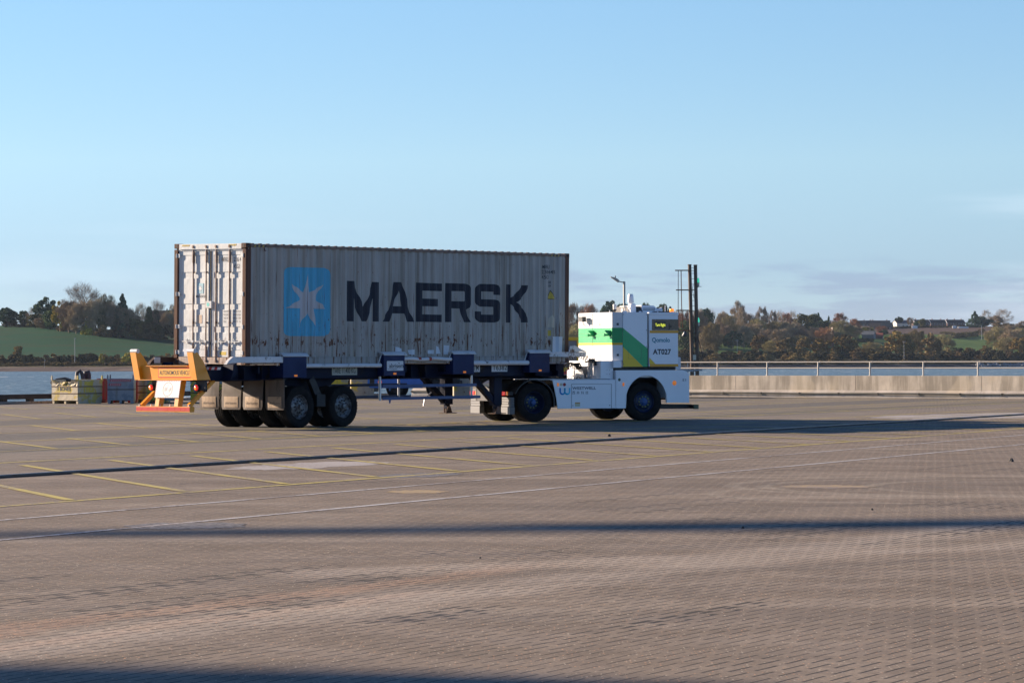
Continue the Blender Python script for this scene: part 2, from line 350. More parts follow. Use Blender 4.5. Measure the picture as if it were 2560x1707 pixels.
# ---- water
def water_mat():
    t = NT('estuary_water'); v = t.co((1, 1, 1))
    n1 = t.noise(t.co((.9, .085, 1)), 1, 8, .72); n2 = t.noise(t.co((.02, .006, 1)), 1, 4)
    n4 = t.noise(t.co((.35, .016, 1), loc=(9, 0, 0)), 1, 5, .6)
    caps = t.math('MULTIPLY', t.sss(t.noise(t.co((.22, .020, 1)), 1, 6, .68), .60, .63), t.sss(n2, .40, .60))
    col = t.mix(t.rng(n2, .3, .7), (.055, .105, .135), (.10, .15, .165))
    col = t.mix(t.sss(n1, .45, .60, 0, .9), col, (.24, .33, .38)); col = t.mix(t.sss(n1, .5, .40, 0, .8), col, (.05, .10, .12))
    col = t.mix(t.sss(n4, .48, .62, 0, .55), col, (.04, .085, .105)); col = t.mix(caps, col, (.85, .87, .88))
    return t.fin(col, t.rng(caps, 0, 1, .42, .8), 0, t.math('ADD', n1, t.math('MULTIPLY', caps, .2)), 1., 1.1, Specular_IOR_Level=.18)
w = MB(); w.add([(-9000, -3000, -3), (9000, -3000, -3), (9000, 12000, -3), (-9000, 12000, -3)], [(0, 1, 2, 3)])
tag(w.build('water', water_mat()), kind='structure')
# ---- painted rows
def worn(name, col, hole=.5):
    t = NT(name); n = t.noise(t.co((1, 1, 1)), 14, 6, .7); m2 = t.noise(t.co((.5, .5, 1)), 1, 4)
    f = t.sss(t.math('ADD', n, t.math('MULTIPLY', t.math('SUBTRACT', m2, .5), .5)), hole-.05, hole+.09)
    return t.fin(t.mix(f, col, (.21, .175, .15)), .8)
m_yel = worn('worn_yellow_paint', (.46, .385, .09), .53); m_wht = worn('worn_white_paint', (.50, .50, .50), .49)
def strip(mb, a, b, w, z, mi=0, wob=.0, seg=10):
    a = Vector((a[0], a[1], 0)); b = Vector((b[0], b[1], 0)); d = (b-a).normalized(); nn = Vector((-d.y, d.x, 0))*w/2
    k = max(1, int((b-a).length/seg)) if wob else 1; rnd = random.Random(int(a.x*97+a.y*31)); off = [nn*0]+[nn/w*2*rnd.uniform(-wob, wob) for _ in range(k-1)]+[nn*0]
    vs = []
    for i in range(k+1):
        p = a.lerp(b, i/k)+off[i]; vs += [(p.x-nn.x, p.y-nn.y, z), (p.x+nn.x, p.y+nn.y, z)]
    mb.add(vs, [(2*i, 2*i+2, 2*i+3, 2*i+1) for i in range(k)], mi)
def inside(p):
    c = False; q = QUAY
    for i in range(len(q)):
        (x1, y1), (x2, y2) = q[i], q[i-1]
        if (y1 > p[1]) != (y2 > p[1]) and p[0] < (x2-x1)*(p[1]-y1)/(y2-y1)+x1: c = not c
    return c
def row_line(p, back, fwd, z=.004, w=.12, mb=None):
    p = Vector((p[0], p[1], 0)); a = p-ud*back; b = p+ud*fwd
    while not inside((b+ud*2).to_tuple()[:2]): b -= ud*1.0
    while not inside((a-ud*1).to_tuple()[:2]): a += ud*1.0
    strip(mb, a, b, w, z, wob=.05)
ym = MB(); ym2 = MB()
for p in [(0, 47.7), (-6.7, 53.4), (-9.1, 56.9), (-10.2, 63.7), (-11.5, 71.4), (-12.8, 79.0), (-14.1, 87.7), (-15.7, 97.2), (-17.2, 108.0)]:
    row_line(p, 45, 130, mb=ym, w=.155)
def divs(first, sp, vec, k0, k1):
    for k in range(k0, k1):
        a = Vector((first[0], first[1], 0))+ud*sp*k
        b = (a.x+vec[0], a.y+vec[1])
        if inside((b[0], b[1]+2)) and inside((a.x, a.y+2)): strip(ym2, a, b, .14, .008)
divs((-4.0, 39.0), 2.62, (-3.55, 10.2), -9, 32)
divs((-8.4, 58.7), 2.62, (-1.95, 5.5), -9, 28)
divs((-10.1, 74.1), 3.15, (-2.05, 6.3), -9, 22)
divs((-13.3, 89.8), 3.0, (-2.3, 7.9), -9, 18)
divs((-16.4, 108.), 3.0, (-2.2, 7.0), -5, 10)
lines = ym.build('parking_row_lines', m_yel, fixn=False); tag(lines, kind='structure')
d2 = ym2.build('parking_bay_lines', m_yel, fixn=False); tag(d2, kind='structure')
wm = MB(); row_line((0, 43.6), 60, 110, mb=wm, w=.10); row_line((0, 38.7), 60, 110, mb=wm, w=.11)
tag(wm.build('white_lane_lines', m_wht, fixn=False), kind='structure')
# pale cement patches, a worn yellow dish of sand and gully patches of bare cobbles
def patch(name, c, rx, ry, rot, mat, z):
    rnd = random.Random(int(c[0]*10+c[1])); mb = MB(); pts = []
    for k in range(40):
        a = 2*math.pi*k/40; s = 1+rnd.uniform(-.16, .16); x = rx*s*math.cos(a); y = ry*s*math.sin(a)
        pts.append((c[0]+x*math.cos(rot)-y*math.sin(rot), c[1]+x*math.sin(rot)+y*math.cos(rot), z))
    mb.add(pts, [tuple(range(40))]); o = mb.build(name, mat, fixn=False); tag(o, kind='structure'); return o
m_cem = worn('cement_patch', (.36, .335, .315), .54); m_sand = worn('yellow_sand', (.36, .26, .12), .44)
m_cob = paint('bare_cobbles', (.20, .19, .19), .8, dirt=(.03, .028, .026), damt=.62, dscale=14, bump=.6, bscale=18)
patch('cement_patch', (-3.1, 48.9), .75, 2.1, RD-R(90), m_cem, .0025)
patch('cement_patch', (13.2, 91.5), 2.2, 5.5, RD-R(90), m_cem, .0025)
patch('sand_patch', (3.95, 40.2), .62, .55, 0, m_sand, .0025); patch('sand_patch', (-1.15, 38.9), .35, .5, 0, m_sand, .0025)
patch('cobble_patch', (-3.15, 30.9), .55, .65, RD-R(90), m_cob, .0025); patch('cobble_patch', (-1.3, 44.6), .5, 1., RD-R(90), m_cob, .0025)
# ---- crane rail let into the paving
m_rail = paint('rail_steel', (.10, .11, .13), .35, .7, dirt=(.06, .03, .015), damt=.4)
m_slot = paint('tarred_slot', (.028, .026, .026), .7)
rb = MB(); A0 = Vector((0, 59.9, 0))-ud*62; B0 = Vector((0, 59.9, 0))+ud*72
strip(rb, A0, B0, .34, .012, 1); 
for s_ in (-1, 1):
    o_ = un*s_*.17; rb.bar(A0+o_+Vector((0, 0, .008)), B0+o_+Vector((0, 0, .008)), .02, .03, mi=1)
rb.bar(A0+Vector((0, 0, .014)), B0+Vector((0, 0, .014)), .075, .044)
tag(rb.build('crane_rail', [m_rail, m_slot]), kind='structure')
# small stones dropped on the paving
m_stone = paint('dark_stone', (.04, .038, .036), .8)
for (u, v, r_) in [(2528, 1154, .05), (1523, 1091, .045), (1857, 1320, .018), (1200, 1395, .012), (2180, 1275, .02)]:
    mb = MB(); rnd = random.Random(u); c = gpt(u, v)
    vs = []; fs = []
    for i, ph in enumerate((.0, .9, 1.7)):
        for k in range(7): a = k*.9+i*.3; q = r_*(1-.3*i)*rnd.uniform(.75, 1.2); vs.append((c.x+q*math.cos(a), c.y+q*math.sin(a), r_*ph*.7-.002))
    for i in range(2):
        for k in range(7): fs.append((i*7+k, i*7+(k+1) % 7, i*7+7+(k+1) % 7, i*7+7+k))
    fs.append(tuple(range(14, 21)))
    o = mb.add(vs, fs).build('stone', m_stone)
    tag(o, {2528: 'dark lump of stone on the paving near the right edge beyond the white lines', 1523: 'dark stone lying just beyond the crane rail below the truck', 1857: 'tiny dark stone inside the long shadow across the paving'}.get(u, 'tiny grey pebble lying loose on the brick paving'), 'stone', 'small stones on the paving')
# ---- hills across the water
def sstep(x, a, b):
    t = np.clip((x-a)/(b-a), 0, 1); return t*t*(3-2*t)
def shoreD(u):
    return np.interp(u, [-3000, -800, 0, 600, 1300, 1755, 2140, 2560, 3500, 5000], [1900, 1780, 1706, 1655, 1830, 1974, 2200, 2480, 2700, 2900])
def rnoise(x, y):
    return np.sin(x*.011+1.3)*np.cos(y*.013+.4)+.5*np.sin(x*.027+y*.019)+.25*np.sin(x*.063-y*.051+2)
def hill(u, D):
    """height of the far shore at bearing u (photo px) and depth D"""
    s = D-shoreD(u); x = (u-1280)/FPX*D
    top = np.interp(u, [-3000, 0, 140, 300, 430, 700, 1000], [27, 26.3, 26, 22, 17.6, 16, 18])
    L = np.interp(s, [-60, 0, 26, 32, 70, 130, 150], [-6, -3.2, -.75, .1, .5, 2.5, 3.2])+sstep(s, 150, 430)**.8*(top-3.2)-sstep(s, 560, 1100)*8
    rr = np.interp(u, [1000, 1500, 2000, 2300, 2600, 5000], [.86, .9, .95, 1., 1.05, .9])
    Rr = np.interp(s, [-60, 0, 22, 60, 300, 500, 700, 900, 1100, 1300, 1700, 2600], [-6, -3.2, -1, 1, 7, 13, 22, 30, 37, 41, 38, 25])
    Rr = np.where(s > 60, 1+(Rr-1)*rr, Rr)
    k = sstep(u, 1000, 1400); z = L*(1-k)+Rr*k
    return z+rnoise(x, D)*.5*np.clip((s-120)/300, 0, 1)
us = np.concatenate([np.arange(-3200, -200, 150), np.arange(-200, 2760, 22), np.arange(2760, 5400, 150)])
ss = np.concatenate([[-60, -20, 0, 8, 16, 22, 27, 32, 45, 60], np.arange(80, 1500, 28), np.arange(1500, 3000, 120)])
UU, SS = np.meshgrid(us, ss); DD = shoreD(UU)+SS; ZZ = hill(UU, DD); XX = (UU-1280)/FPX*DD
nu = len(us); hv = np.stack([XX.ravel(), DD.ravel(), ZZ.ravel()], 1)
hf = []; hm = []
for j in range(len(ss)-1):
    for i in range(nu-1):
        hf.append((j*nu+i, j*nu+i+1, (j+1)*nu+i+1, (j+1)*nu+i)); u_, s_ = us[i], ss[j]; mm = 1
        if s_ < 27: mm = 0
        elif u_ < 1150: mm = 2 if 100 < s_ < (520 if u_ > 150 else 560) else 1
        else:
            if 330 < s_ < 830: mm = 3
            elif 860 < s_ < 1290 and u_ > 2130: mm = 4
        hm.append(mm)
def land(name, c1, c2, sc=.05, c3=None):
    t = NT(name); n = t.noise(t.co((sc, sc, sc)), 1, 7, .62); c = t.mix(t.sss(n, .35, .65), c1, c2)
    if c3: c = t.mix(t.sss(t.noise(t.co((.012, .07, 1)), 1, 5), .5, .62), c, c3)
    n2 = t.noise(t.co((.9, .9, .9)), 1, 4); c = t.mix(t.rng(n2, .3, .7, 0, .35), c, tuple(x*.45 for x in c1))
    return t.fin(c, .9, 0, n2, .8, .3, Specular_IOR_Level=.1)
hills = MB(); hills.v = [tuple(p) for p in hv]; hills.f = hf; hills.m = hm
ho = hills.build('hills', [land('shingle_beach', (.125, .098, .085), (.085, .066, .058), .25, (.22, .18, .15)), land('rough_grass', (.12, .105, .05), (.075, .075, .035), .08),
    land('winter_crop', (.010, .072, .030), (.018, .084, .033), .02, (.035, .064, .026)), land('meadow', (.07, .14, .03), (.10, .17, .04), .03), land('ploughed_field', (.13, .09, .07), (.10, .075, .06), .03, (.17, .12, .09))], smooth=True, fixn=False)
tag(ho, kind='structure')
def on_hill(u, v, D0=None):
    """first point of the far shore seen at (u, v)"""
    d = ray(u, v); Ds = float(shoreD(u)); D = Ds+5
    while D < Ds+1450:
        if hill(u, D) >= EYE+d.z*D/d.y: return D
        D += 6
    return Ds+1290
# ================================================================== shipping container
from mathutils.geometry import tessellate_polygon
TRO = Vector((-7.265, 76.38, 0)); TRA = math.atan2(.766, .642)
con = empty('shipping_container', TRO+Vector((0, 0, 0)), TRA, 'weathered grey forty-foot shipping container with a light blue star square, riding on the trailer', 'shipping container')
con.rotation_euler = (-R(-.8), -R(.22), TRA)
con.location = TRO+Vector((0, 0, .017))
GREY = (.50, .50, .47)
c_side = cpaint('container_side_paint', (.385, .36, .325), 1.4); c_door = cpaint('container_door_paint', (.62, .65, .645), .36, seed=5)
c_post = cpaint('container_post_paint', (.13, .065, .042), 1.6, .85, seed=9); c_blue = cpaint('logo_blue', (.065, .41, .62), .9)
c_star = cpaint('logo_white', (.52, .51, .52), .9); c_navy = cpaint('lettering_navy', (.010, .014, .028), .22, rough=.7)
c_rail = cpaint('container_rail_paint', (.32, .31, .29), 1.25, seed=2); c_trail = cpaint('container_top_rail_paint', (.20, .13, .10), 1.5, seed=4)
c_rod = paint('lock_rod_steel', (.30, .22, .18), .6, .2, dirt=(.10, .05, .03), damt=.6); c_dark = paint('door_gasket', (.03, .03, .03), .7)
c_txt = flat('stencil_grey', (.07, .075, .085), .6); c_ylw = flat('sticker_yellow', (.62, .45, .05), .5); c_wht = flat('sticker_white', (.62, .66, .70), .55)
c_blk = flat('stencil_black', (.015, .015, .017), .5); c_pale = flat('faded_cyan', (.36, .58, .64), .5); c_pst = flat('faded_star', (.74, .75, .74), .5)
ZB, ZT = 1.515, 4.411
PI_ = .278; X0, X1 = .18, 12.03
brk = [X0-.1]; n_per = int((X1-X0)/PI_); wx = [(X0-.1, -1.204)]
x = X0
for k in range(n_per):
    wx += [(x, -1.204), (x+.068, -1.160), (x+.138, -1.160), (x+.206, -1.204)]; x += PI_
wx += [(x, -1.204), (12.12, -1.204)]
wxa = np.array([p[0] for p in wx]); wya = np.array([p[1] for p in wx])
def wave(x): return float(np.interp(x, wxa, wya))
def wall_side(sgn, name):
    mb = MB(); vs = []; z0, z1 = 1.675, 4.335
    for px, py in wx: vs += [(px, -py*sgn if sgn > 0 else py, z0), (px, -py*sgn if sgn > 0 else py, z1)]
    mb.add(vs, [(2*i, 2*i+2, 2*i+3, 2*i+1) for i in range(len(wx)-1)]); return mb.build(name, c_side, con, fixn=False)
wall_side(-1, 'side_panel'); wall_side(1, 'side_panel')
for sy in (-1, 1):
    mb = MB(); mb.box(.17, 12.03, sy*1.219, sy*1.15, 1.53, 1.68); mb.box(.17, 12.03, sy*1.219, sy*1.205, 1.66, 1.70); mb.build('bottom_rail', c_rail, con, bevel=.006)
    mb = MB(); mb.box(.17, 12.03, sy*1.219, sy*1.16, 4.325, 4.392); mb.build('top_rail', c_trail, con, bevel=.006)
# roof with corrugations standing a little above the rail
mb = MB(); prof = []
x = .17
while x < 12.0: prof += [(x, 4.375), (x+.05, 4.40), (x+.12, 4.40), (x+.17, 4.375)]; x += .263
prof = [(.17, 4.375)]+[p for p in prof if p[0] < 12.02]+[(12.02, 4.375)]
vs = [];
for px, pz in prof: vs += [(px, -1.19, pz), (px, 1.19, pz)]
mb.add(vs, [(2*i, 2*i+2, 2*i+3, 2*i+1) for i in range(len(prof)-1)])
x = .22
while x < 11.95: mb.box(x, x+.07, -1.20, -1.14, 4.37, 4.408); mb.box(x, x+.07, 1.14, 1.20, 4.37, 4.408); x += .263
mb.build('roof', c_trail, con)
mb = MB(); mb.box(12.06, 12.09, -1.12, 1.12, 1.6, 4.33); mb.build('front_panel', c_side, con)
mb = MB(); mb.box(.17, 12.0, -1.14, 1.14, 1.60, 1.66); mb.build('floor_plate', c_dark, con)
# corner posts, castings, header, sill
for sx, x0, x1 in ((0, .0, .15), (1, 12.05, 12.18)):
    for sy in (-1, 1):
        mb = MB()
        if sx == 0:
            mb.box(.0, .045, sy*1.215, sy*1.10, 1.66, 4.27); mb.box(.02, .12, sy*1.215, sy*1.165, 1.66, 4.27); mb.box(.12, .172, sy*1.219, sy*1.12, 1.66, 4.30)
        else: mb.box(12.03, 12.185, sy*1.215, sy*1.09, 1.66, 4.30)
        mb.build('corner_post', c_post, con, bevel=.006)
        for z0, z1 in ((1.515, 1.633), (4.293, 4.411)):
            mb = MB(); xa, xb = (0, .178) if sx == 0 else (12.014, 12.192); ys, ye = sy*1.219, sy*1.057
            t_ = .03; za, zb = z0, z1
            # casting as a shell with its oval holes seen as dark pockets
            mb.box(xa, xb, ys, ye, za, zb); cz = (za+zb)/2
            xo = xa-.002 if sx == 0 else xb+.002
            o = mb.build('corner_casting', c_post, con, bevel=.012)
            h = MB(); h.disc(.028, (xo, sy*1.13, cz), 'x', 16, r2=.042)
            h.disc(.042, ((xa+xb)/2, sy*1.2212, cz), 'y', 16, r2=.028); h.build('casting_hole', c_dark, o)
mb = MB(); mb.box(.005, .12, -1.057, 1.057, 4.27, 4.400); mb.box(.03, .12, -1.1, 1.1, 4.235, 4.27); mb.build('door_header', c_door, con, bevel=.005)
mb = MB(); mb.box(.01, .15, -1.057, 1.057, 1.525, 1.685); mb.build('door_sill', cpaint('sill_paint', (.42, .33, .27), 1.3, seed=7), con, bevel=.006)
mb = MB(); mb.box(12.04, 12.18, -1.06, 1.06, 4.30, 4.40); mb.box(12.04, 12.18, -1.06, 1.06, 1.53, 1.66); mb.build('front_frame', c_post, con, bevel=.005)
mb = MB()
for y0 in (.90, -.68):                                  # black and yellow bars on the header by each casting
    for k in range(5): a = y0+.03-k*.055-.0; mb.prism([(a, 4.385), (a-.03, 4.385), (a, 4.345), (a+.03, 4.345)], .0005, .006, 'x', 0)
for x0 in (.30, 11.45):
    for k in range(6): a = x0+k*.07; mb.prism([(a, 4.362), (a+.035, 4.362), (a+.005, 4.325), (a-.03, 4.325)], -1.2225, -1.2195, 'y', k % 2)
mb.c = mb.c[::1]; cs_ = mb.c; mb.c = [cs_[0], cs_[5], cs_[10], cs_[16]]; mb.each('hazard_marks', [c_ylw, c_blk], con)
# doors
GR = [(2.295, 2.415), (2.84, 2.955), (3.59, 3.715)]
for side_, (ya, yb) in enumerate(((1.095, .015), (-.005, -1.095))):     # (far edge, near edge)
    mb = MB(); mb.box(.064, .10, ya, yb, 1.695, 4.232)
    # edge frame of the leaf
    mb.box(.045, .076, ya, ya-.09, 1.695, 4.232); mb.box(.045, .076, yb+.085, yb, 1.695, 4.232)
    mb.box(.045, .076, ya-.09, yb+.085, 1.695, 1.86); mb.box(.045, .076, ya-.09, yb+.085, 4.13, 4.232)
    zs = [1.86]+[z for g_ in GR for z in g_]+[4.13]
    a, b = ya-.09, yb+.085; mid = [(a, .60), (.53, b)] if side_ == 0 else [(a, -.185), (-.245, -.64), (-.70, b)]
    for zi in range(0, len(zs), 2):
        for (p, q) in mid:
            if abs(p-q) < .01: continue
            mb.prism([(p, zs[zi]+.008), (q, zs[zi]+.008), (q-.0, zs[zi+1]-.008), (p, zs[zi+1]-.008)], .051, .0635, 'x')
    leaf = mb.build('door_leaf', c_door, con, bevel=.008)
    # hinges
    hm_ = MB(); hy = 1.10 if side_ == 0 else -1.10
    for hz in (1.80, 2.42, 3.20, 4.12): hm_.box(.005, .06, hy-.07, hy+.07, hz-.045, hz+.045); hm_.lathe([(.0, -.05), (.016, -.05), (.016, .05), (0, .05)], (.0, hy+(.03 if side_ == 0 else -.03), hz), 'z', 10)
    hm_.build('hinge', c_door, leaf, bevel=.004)
mb = MB(); mb.box(.03, .08, -.018, .028, 1.70, 4.235); mb.build('door_gasket', c_dark, con)
RODS = (.571, .129, -.203, -.66)
for i, ry in enumerate(RODS):
    mb = MB(); mb.lathe([(0, 0), (.0175, 0), (.0175, 2.66), (0, 2.66)], (.012, ry, 1.61), 'z', 12)
    o = mb.build('locking_rod', c_rod, con)
    k_ = MB()
    for z in (4.33, 1.60): k_.box(-.01, .02, ry-.035, ry+.02, z-.03, z+.03); k_.box(-.015, .0, ry-.02, ry+.03, z-.015, z+.04)
    k_.box(.0, .04, ry-.025, ry+.025, 3.95, 4.22); k_.box(.0, .04, ry-.025, ry+.025, 1.70, 1.95)
    for z in (2.52, 3.72): k_.box(.0, .05, ry-.022, ry+.022, z-.02, z+.02)
    k_.build('cam_and_bracket', c_rod, o, bevel=.004)
    h_ = MB(); dirn = 1 if i < 2 else -1
    h_.box(-.0, .012, ry, ry+dirn*.36, 2.05, 2.07); h_.box(-.01, .03, ry-.025, ry+.025, 2.03, 2.09)
    h_.tube([(.0, ry+dirn*.2, 2.08), (-.01, ry+dirn*.18, 2.11), (.0, ry+dirn*.16, 2.13)], .012, 6); h_.box(.0, .05, ry+dirn*.17, ry+dirn*.21, 2.01, 2.10)
    h_.build('door_handle', c_door, o, bevel=.004)
mb = MB(); mb.box(-.02, .04, -.09, .11, 2.86, 3.03); mb.build('lock_box', c_door, con, bevel=.01)
mb = MB(); mb.disc(.045, (-.022, .03, 2.95), 'x', 18); mb.build('seal_sticker', flat('sticker_teal', (.15, .62, .55), .5), con)
# lettering on the doors (faces -X; text runs towards -Y)
uy, uz = (0, -1, 0), (0, 0, 1)
mb = MB(); DX = .046
letters(mb, 'MRKU', (DX, -.36, 3.97), uy, uz, .24, .11, .008); letters(mb, '236 449', (DX, -.77, 3.97), uy, uz, .345, .11, .008)
letters(mb, '5', (DX-.003, -1.13, 3.97), uy, uz, .05, .11, .008); letters(mb, '45G1', (DX, -.77, 3.805), uy, uz, .19, .11, .008)
for k, (a_, b_) in enumerate((('GROSS WT', '71,650LB. 32,500KG.'), ('PAYLOAD', '63,100LB. 28,620KG.'), ('TARE WT.', '8,550LB.  3,880KG.'), ('CUBE', '2,700FT3   76.4M3'))):
    z = 2.765-k*.082; letters(mb, a_, (DX, -.42, z), uy, uz, .18 if k < 3 else .1, .05); letters(mb, b_, (DX, -.74, z), uy, uz, .35, .05)
letters(mb, 'MAERSK', (DX, .505, 3.115), uy, uz, .36, .062, .01)
letters(mb, 'maerskline.com', (.073, .50, 2.33), uy, uz, .40, .045)
mb.build('door_lettering', c_txt, con, fixn=False)
mb = MB(); mb.box(DX-.002, DX+.003, .455, .255, 3.215, 3.46); mb.build('door_emblem_square', c_pale, con)
STAR = [(620, 285), (645, 470), (663, 640), (800, 560), (905, 490), (800, 660), (768, 775), (890, 855), (958, 935), (720, 935), (757, 1110), (782, 1285), (725, 1190), (625, 1005), (530, 1145), (460, 1285), (492, 1100), (500, 930), (243, 925), (365, 850), (487, 770), (375, 590), (335, 480), (455, 575), (550, 640), (585, 470)]
def star_pts(): return [((x-200)/835, 1-(y-185)/1250) for x, y in STAR]
def fan(mb, pts, P, mi=0):
    c = P(*[sum(p[i] for p in pts)/len(pts) for i in (0, 1)]); vs = [c]+[P(*p) for p in pts]; n = len(pts)
    mb.add(vs, [(0, 1+i, 1+(i+1) % n) for i in range(n)], mi)
mb = MB(); fan(mb, star_pts(), lambda a, b: (DX-.005, .455-.2*(.02+a*.96), 3.215+.245*(.02+b*.96))); mb.build('door_emblem_star', c_pst, con, fixn=False)
mb = MB()
for (y0, y1, z0, z1) in ((.46, .30, 2.50, 2.70),): mb.box(DX, DX+.003, y0, y1, z0, z1)
mb.build('peeled_label', cpaint('peeled_label', (.66, .50, .36), .5, seed=3), con)
mb = MB(); mb.box(.042, .048, -.31, -.53, 1.745, 1.825, 0); mb.box(.042, .048, .93, .78, 1.74, 1.88, 1); mb.box(.042, .048, -.87, -1.06, 1.75, 1.795, 1); mb.box(.0475, .0495, -.43, -.55, 1.95, 2.03, 1)
mb.each('door_sticker', [c_ylw, c_wht], con)
# lettering that follows the corrugated side
def conform(name, polys, mats, off, mis=None):
    bm = bmesh.new(); 
    for i, poly in enumerate(polys):
        poly = [p for j, p in enumerate(poly) if math.hypot(p[0]-poly[j-1][0], p[1]-poly[j-1][1]) > 1e-4]
        vs = [bm.verts.new((x, 0, z)) for x, z in poly]
        for tri in tessellate_polygon([[Vector((x, z, 0)) for x, z in poly]]):
            try: bm.faces.new([vs[j] for j in tri])
            except ValueError: pass
    lo = min(p[0] for q in polys for p in q); hi = max(p[0] for q in polys for p in q)
    for bx_ in wxa:
        if lo < bx_ < hi:
            bmesh.ops.bisect_plane(bm, geom=bm.verts[:]+bm.edges[:]+bm.faces[:], plane_co=(bx_, 0, 0), plane_no=(1, 0, 0))
    for v in bm.verts: v.co.y = wave(v.co.x)-off
    bm.normal_update()
    for f in bm.faces:
        if f.normal.y > 0: f.normal_flip()
    me = bpy.data.meshes.new(name); bm.to_mesh(me); bm.free()
    for m in (mats if isinstance(mats, list) else [mats]): me.materials.append(m)
    o = bpy.data.objects.new(name, me); COL.objects.link(o); o.parent = con; return o
def rrect(x0, x1, z0, z1, r, n=6):
    p = []
    for cx, cz, a0 in ((x1-r, z1-r, 0), (x0+r, z1-r, 90), (x0+r, z0+r, 180), (x1-r, z0+r, 270)):
        for k in range(n+1): a = R(a0+90*k/n); p.append((cx+r*math.cos(a), cz+r*math.sin(a)))
    return p
lx0, lx1, lz0, lz1 = 1.33, 2.94, 2.205, 3.865
conform('emblem_square', [rrect(lx0, lx1, lz0, lz1, .2)], c_blue, .004)
sp_ = [(lx0+a*(lx1-lx0), lz0+b*(lz1-lz0)) for a, b in star_pts()]; cx_ = (lx0+lx1)/2; cz_ = lz0+(lz1-lz0)*.47
conform('emblem_star', [[(cx_, cz_), sp_[i], sp_[(i+1) % len(sp_)]] for i in range(len(sp_))], c_star, .008)
def L(polys, pxl, pxr, x0, x1, ytop=350, ybot=675, z0=2.568, z1=3.555):
    return [[(x0+(x-pxl)/(pxr-pxl)*(x1-x0), z1-(y-ytop)/(ybot-ytop)*(z1-z0)) for x, y in p] for p in polys]
def arc(cx, cy, rx, ry, a0, a1, n=7): return [(cx+rx*math.cos(R(a0+(a1-a0)*k/n)), cy-ry*math.sin(R(a0+(a1-a0)*k/n))) for k in range(n+1)]
word = []
word += L([[(220, 342), (275, 342), (302, 430), (355, 552), (406, 440), (428, 346), (486, 348), (486, 673), (434, 673), (434, 480), (414, 562), (378, 672), (335, 672), (292, 560), (272, 480), (272, 672), (220, 672)]], 220, 486, 3.545, 4.735, 344, 673)
word += L([[(607, 350), (640, 350), (640, 420), (612, 500), (603, 548), (588, 607), (566, 675), (510, 675), (562, 580), (590, 440)], [(640, 350), (670, 350), (698, 450), (735, 590), (770, 675), (708, 675), (688, 607), (672, 548), (664, 500), (640, 420)], [(603, 548), (672, 548), (688, 607), (588, 607)]], 510, 770, 4.835, 6.02)
word += L([[(790, 354), (990, 358), (990, 421), (842, 419), (842, 484), (968, 486), (968, 547), (842, 547), (842, 614), (990, 616), (990, 677), (790, 675)]], 790, 990, 6.12, 7.06, 354, 676)
word += L([[(1028, 360), (1080, 360), (1080, 676), (1028, 676)], [(1080, 360), (1190, 362)]+arc(1190, 400, 38, 38, 90, 0)[1:]+[(1228, 530), (1222, 555), (1205, 570), (1198, 572), (1210, 630), (1228, 676), (1172, 676), (1156, 620), (1146, 566), (1080, 564), (1080, 506), (1172, 506), (1178, 500), (1178, 432), (1172, 424), (1080, 424)]], 1028, 1228, 7.235, 8.19, 361, 676)
word += L([arc(1312, 410, 42, 42, 180, 90)+[(1426, 368)]+arc(1426, 410, 40, 42, 90, 0)[1:]+[(1466, 456), (1414, 454), (1414, 430), (1322, 428), (1322, 492), (1426, 493)]+arc(1426, 530, 40, 37, 90, 0)[1:]+arc(1426, 638, 40, 42, 0, -90)+[(1312, 680)]+arc(1312, 638, 42, 42, -90, -180)[1:]+[(1270, 590), (1322, 592), (1322, 616), (1414, 617), (1414, 553), (1312, 552)]+arc(1312, 512, 42, 40, -90, -180)[1:]], 1270, 1466, 8.39, 9.355, 368, 679)
word += L([[(1513, 371), (1555, 372), (1555, 478), (1600, 445), (1645, 376), (1703, 375), (1655, 470), (1606, 515), (1662, 570), (1682, 625), (1703, 678), (1642, 678), (1612, 600), (1582, 560), (1555, 530), (1555, 680), (1513, 680)]], 1513, 1703, 9.59, 10.535, 372, 679)
conform('side_lettering', word, c_navy, .004)
def ctext(name, rows, mat):
    P = []
    for txt, x, z, w_, h_ in rows:
        v, f = text_geo(txt, w_, h_, .01); P += [[(x+v[i][0], z+v[i][1]) for i in q] for q in f]
    return conform(name, P, mat, .004)
ctext('side_number', [('MRKU', 11.12, 3.99, .30, .10), ('236 4495', 11.10, 3.855, .56, .10), ('45G1', 11.10, 3.72, .28, .10), ('00', 11.36, 3.60, .10, .07), ('00', 11.36, 3.51, .10, .06)], flat('stencil_dark', (.05, .055, .065), .6))
conform('warning_triangle', [[(11.33, 3.20), (11.60, 3.20), (11.45, 3.40)]], c_ylw, .004); conform('triangle_rim', [[(11.30, 3.185), (11.63, 3.185), (11.45, 3.43)]], c_blk, .002)
conform('yellow_plate', [[(11.36, 2.22), (11.47, 2.22), (11.47, 2.37), (11.36, 2.37)]], c_ylw, .004)
pal = [[(11.36, 2.46), (11.58, 2.44), (11.62, 2.62), (11.52, 2.78), (11.40, 2.68)]]; conform('bare_patch', pal, cpaint('bare_patch', (.55, .49, .38), .6, seed=8), .003)
rep = [(5.35, 5.62, 1.72, 1.90), (5.85, 6.10, 1.73, 1.88), (6.55, 6.75, 1.74, 1.86), (6.84, 7.02, 1.74, 1.94), (7.15, 7.32, 1.76, 1.97), (11.52, 11.90, 1.76, 2.2)]
rnd = random.Random(4)
conform('repair_paint', [[(a+rnd.uniform(-.03, .03), c+rnd.uniform(-.02, .03)), (b+rnd.uniform(-.03, .03), c+rnd.uniform(-.02, .03)), (b+rnd.uniform(-.04, .04), d), (a+rnd.uniform(-.04, .04), d+rnd.uniform(-.03, .05))] for a, b, c, d in rep], c_wht, .004)
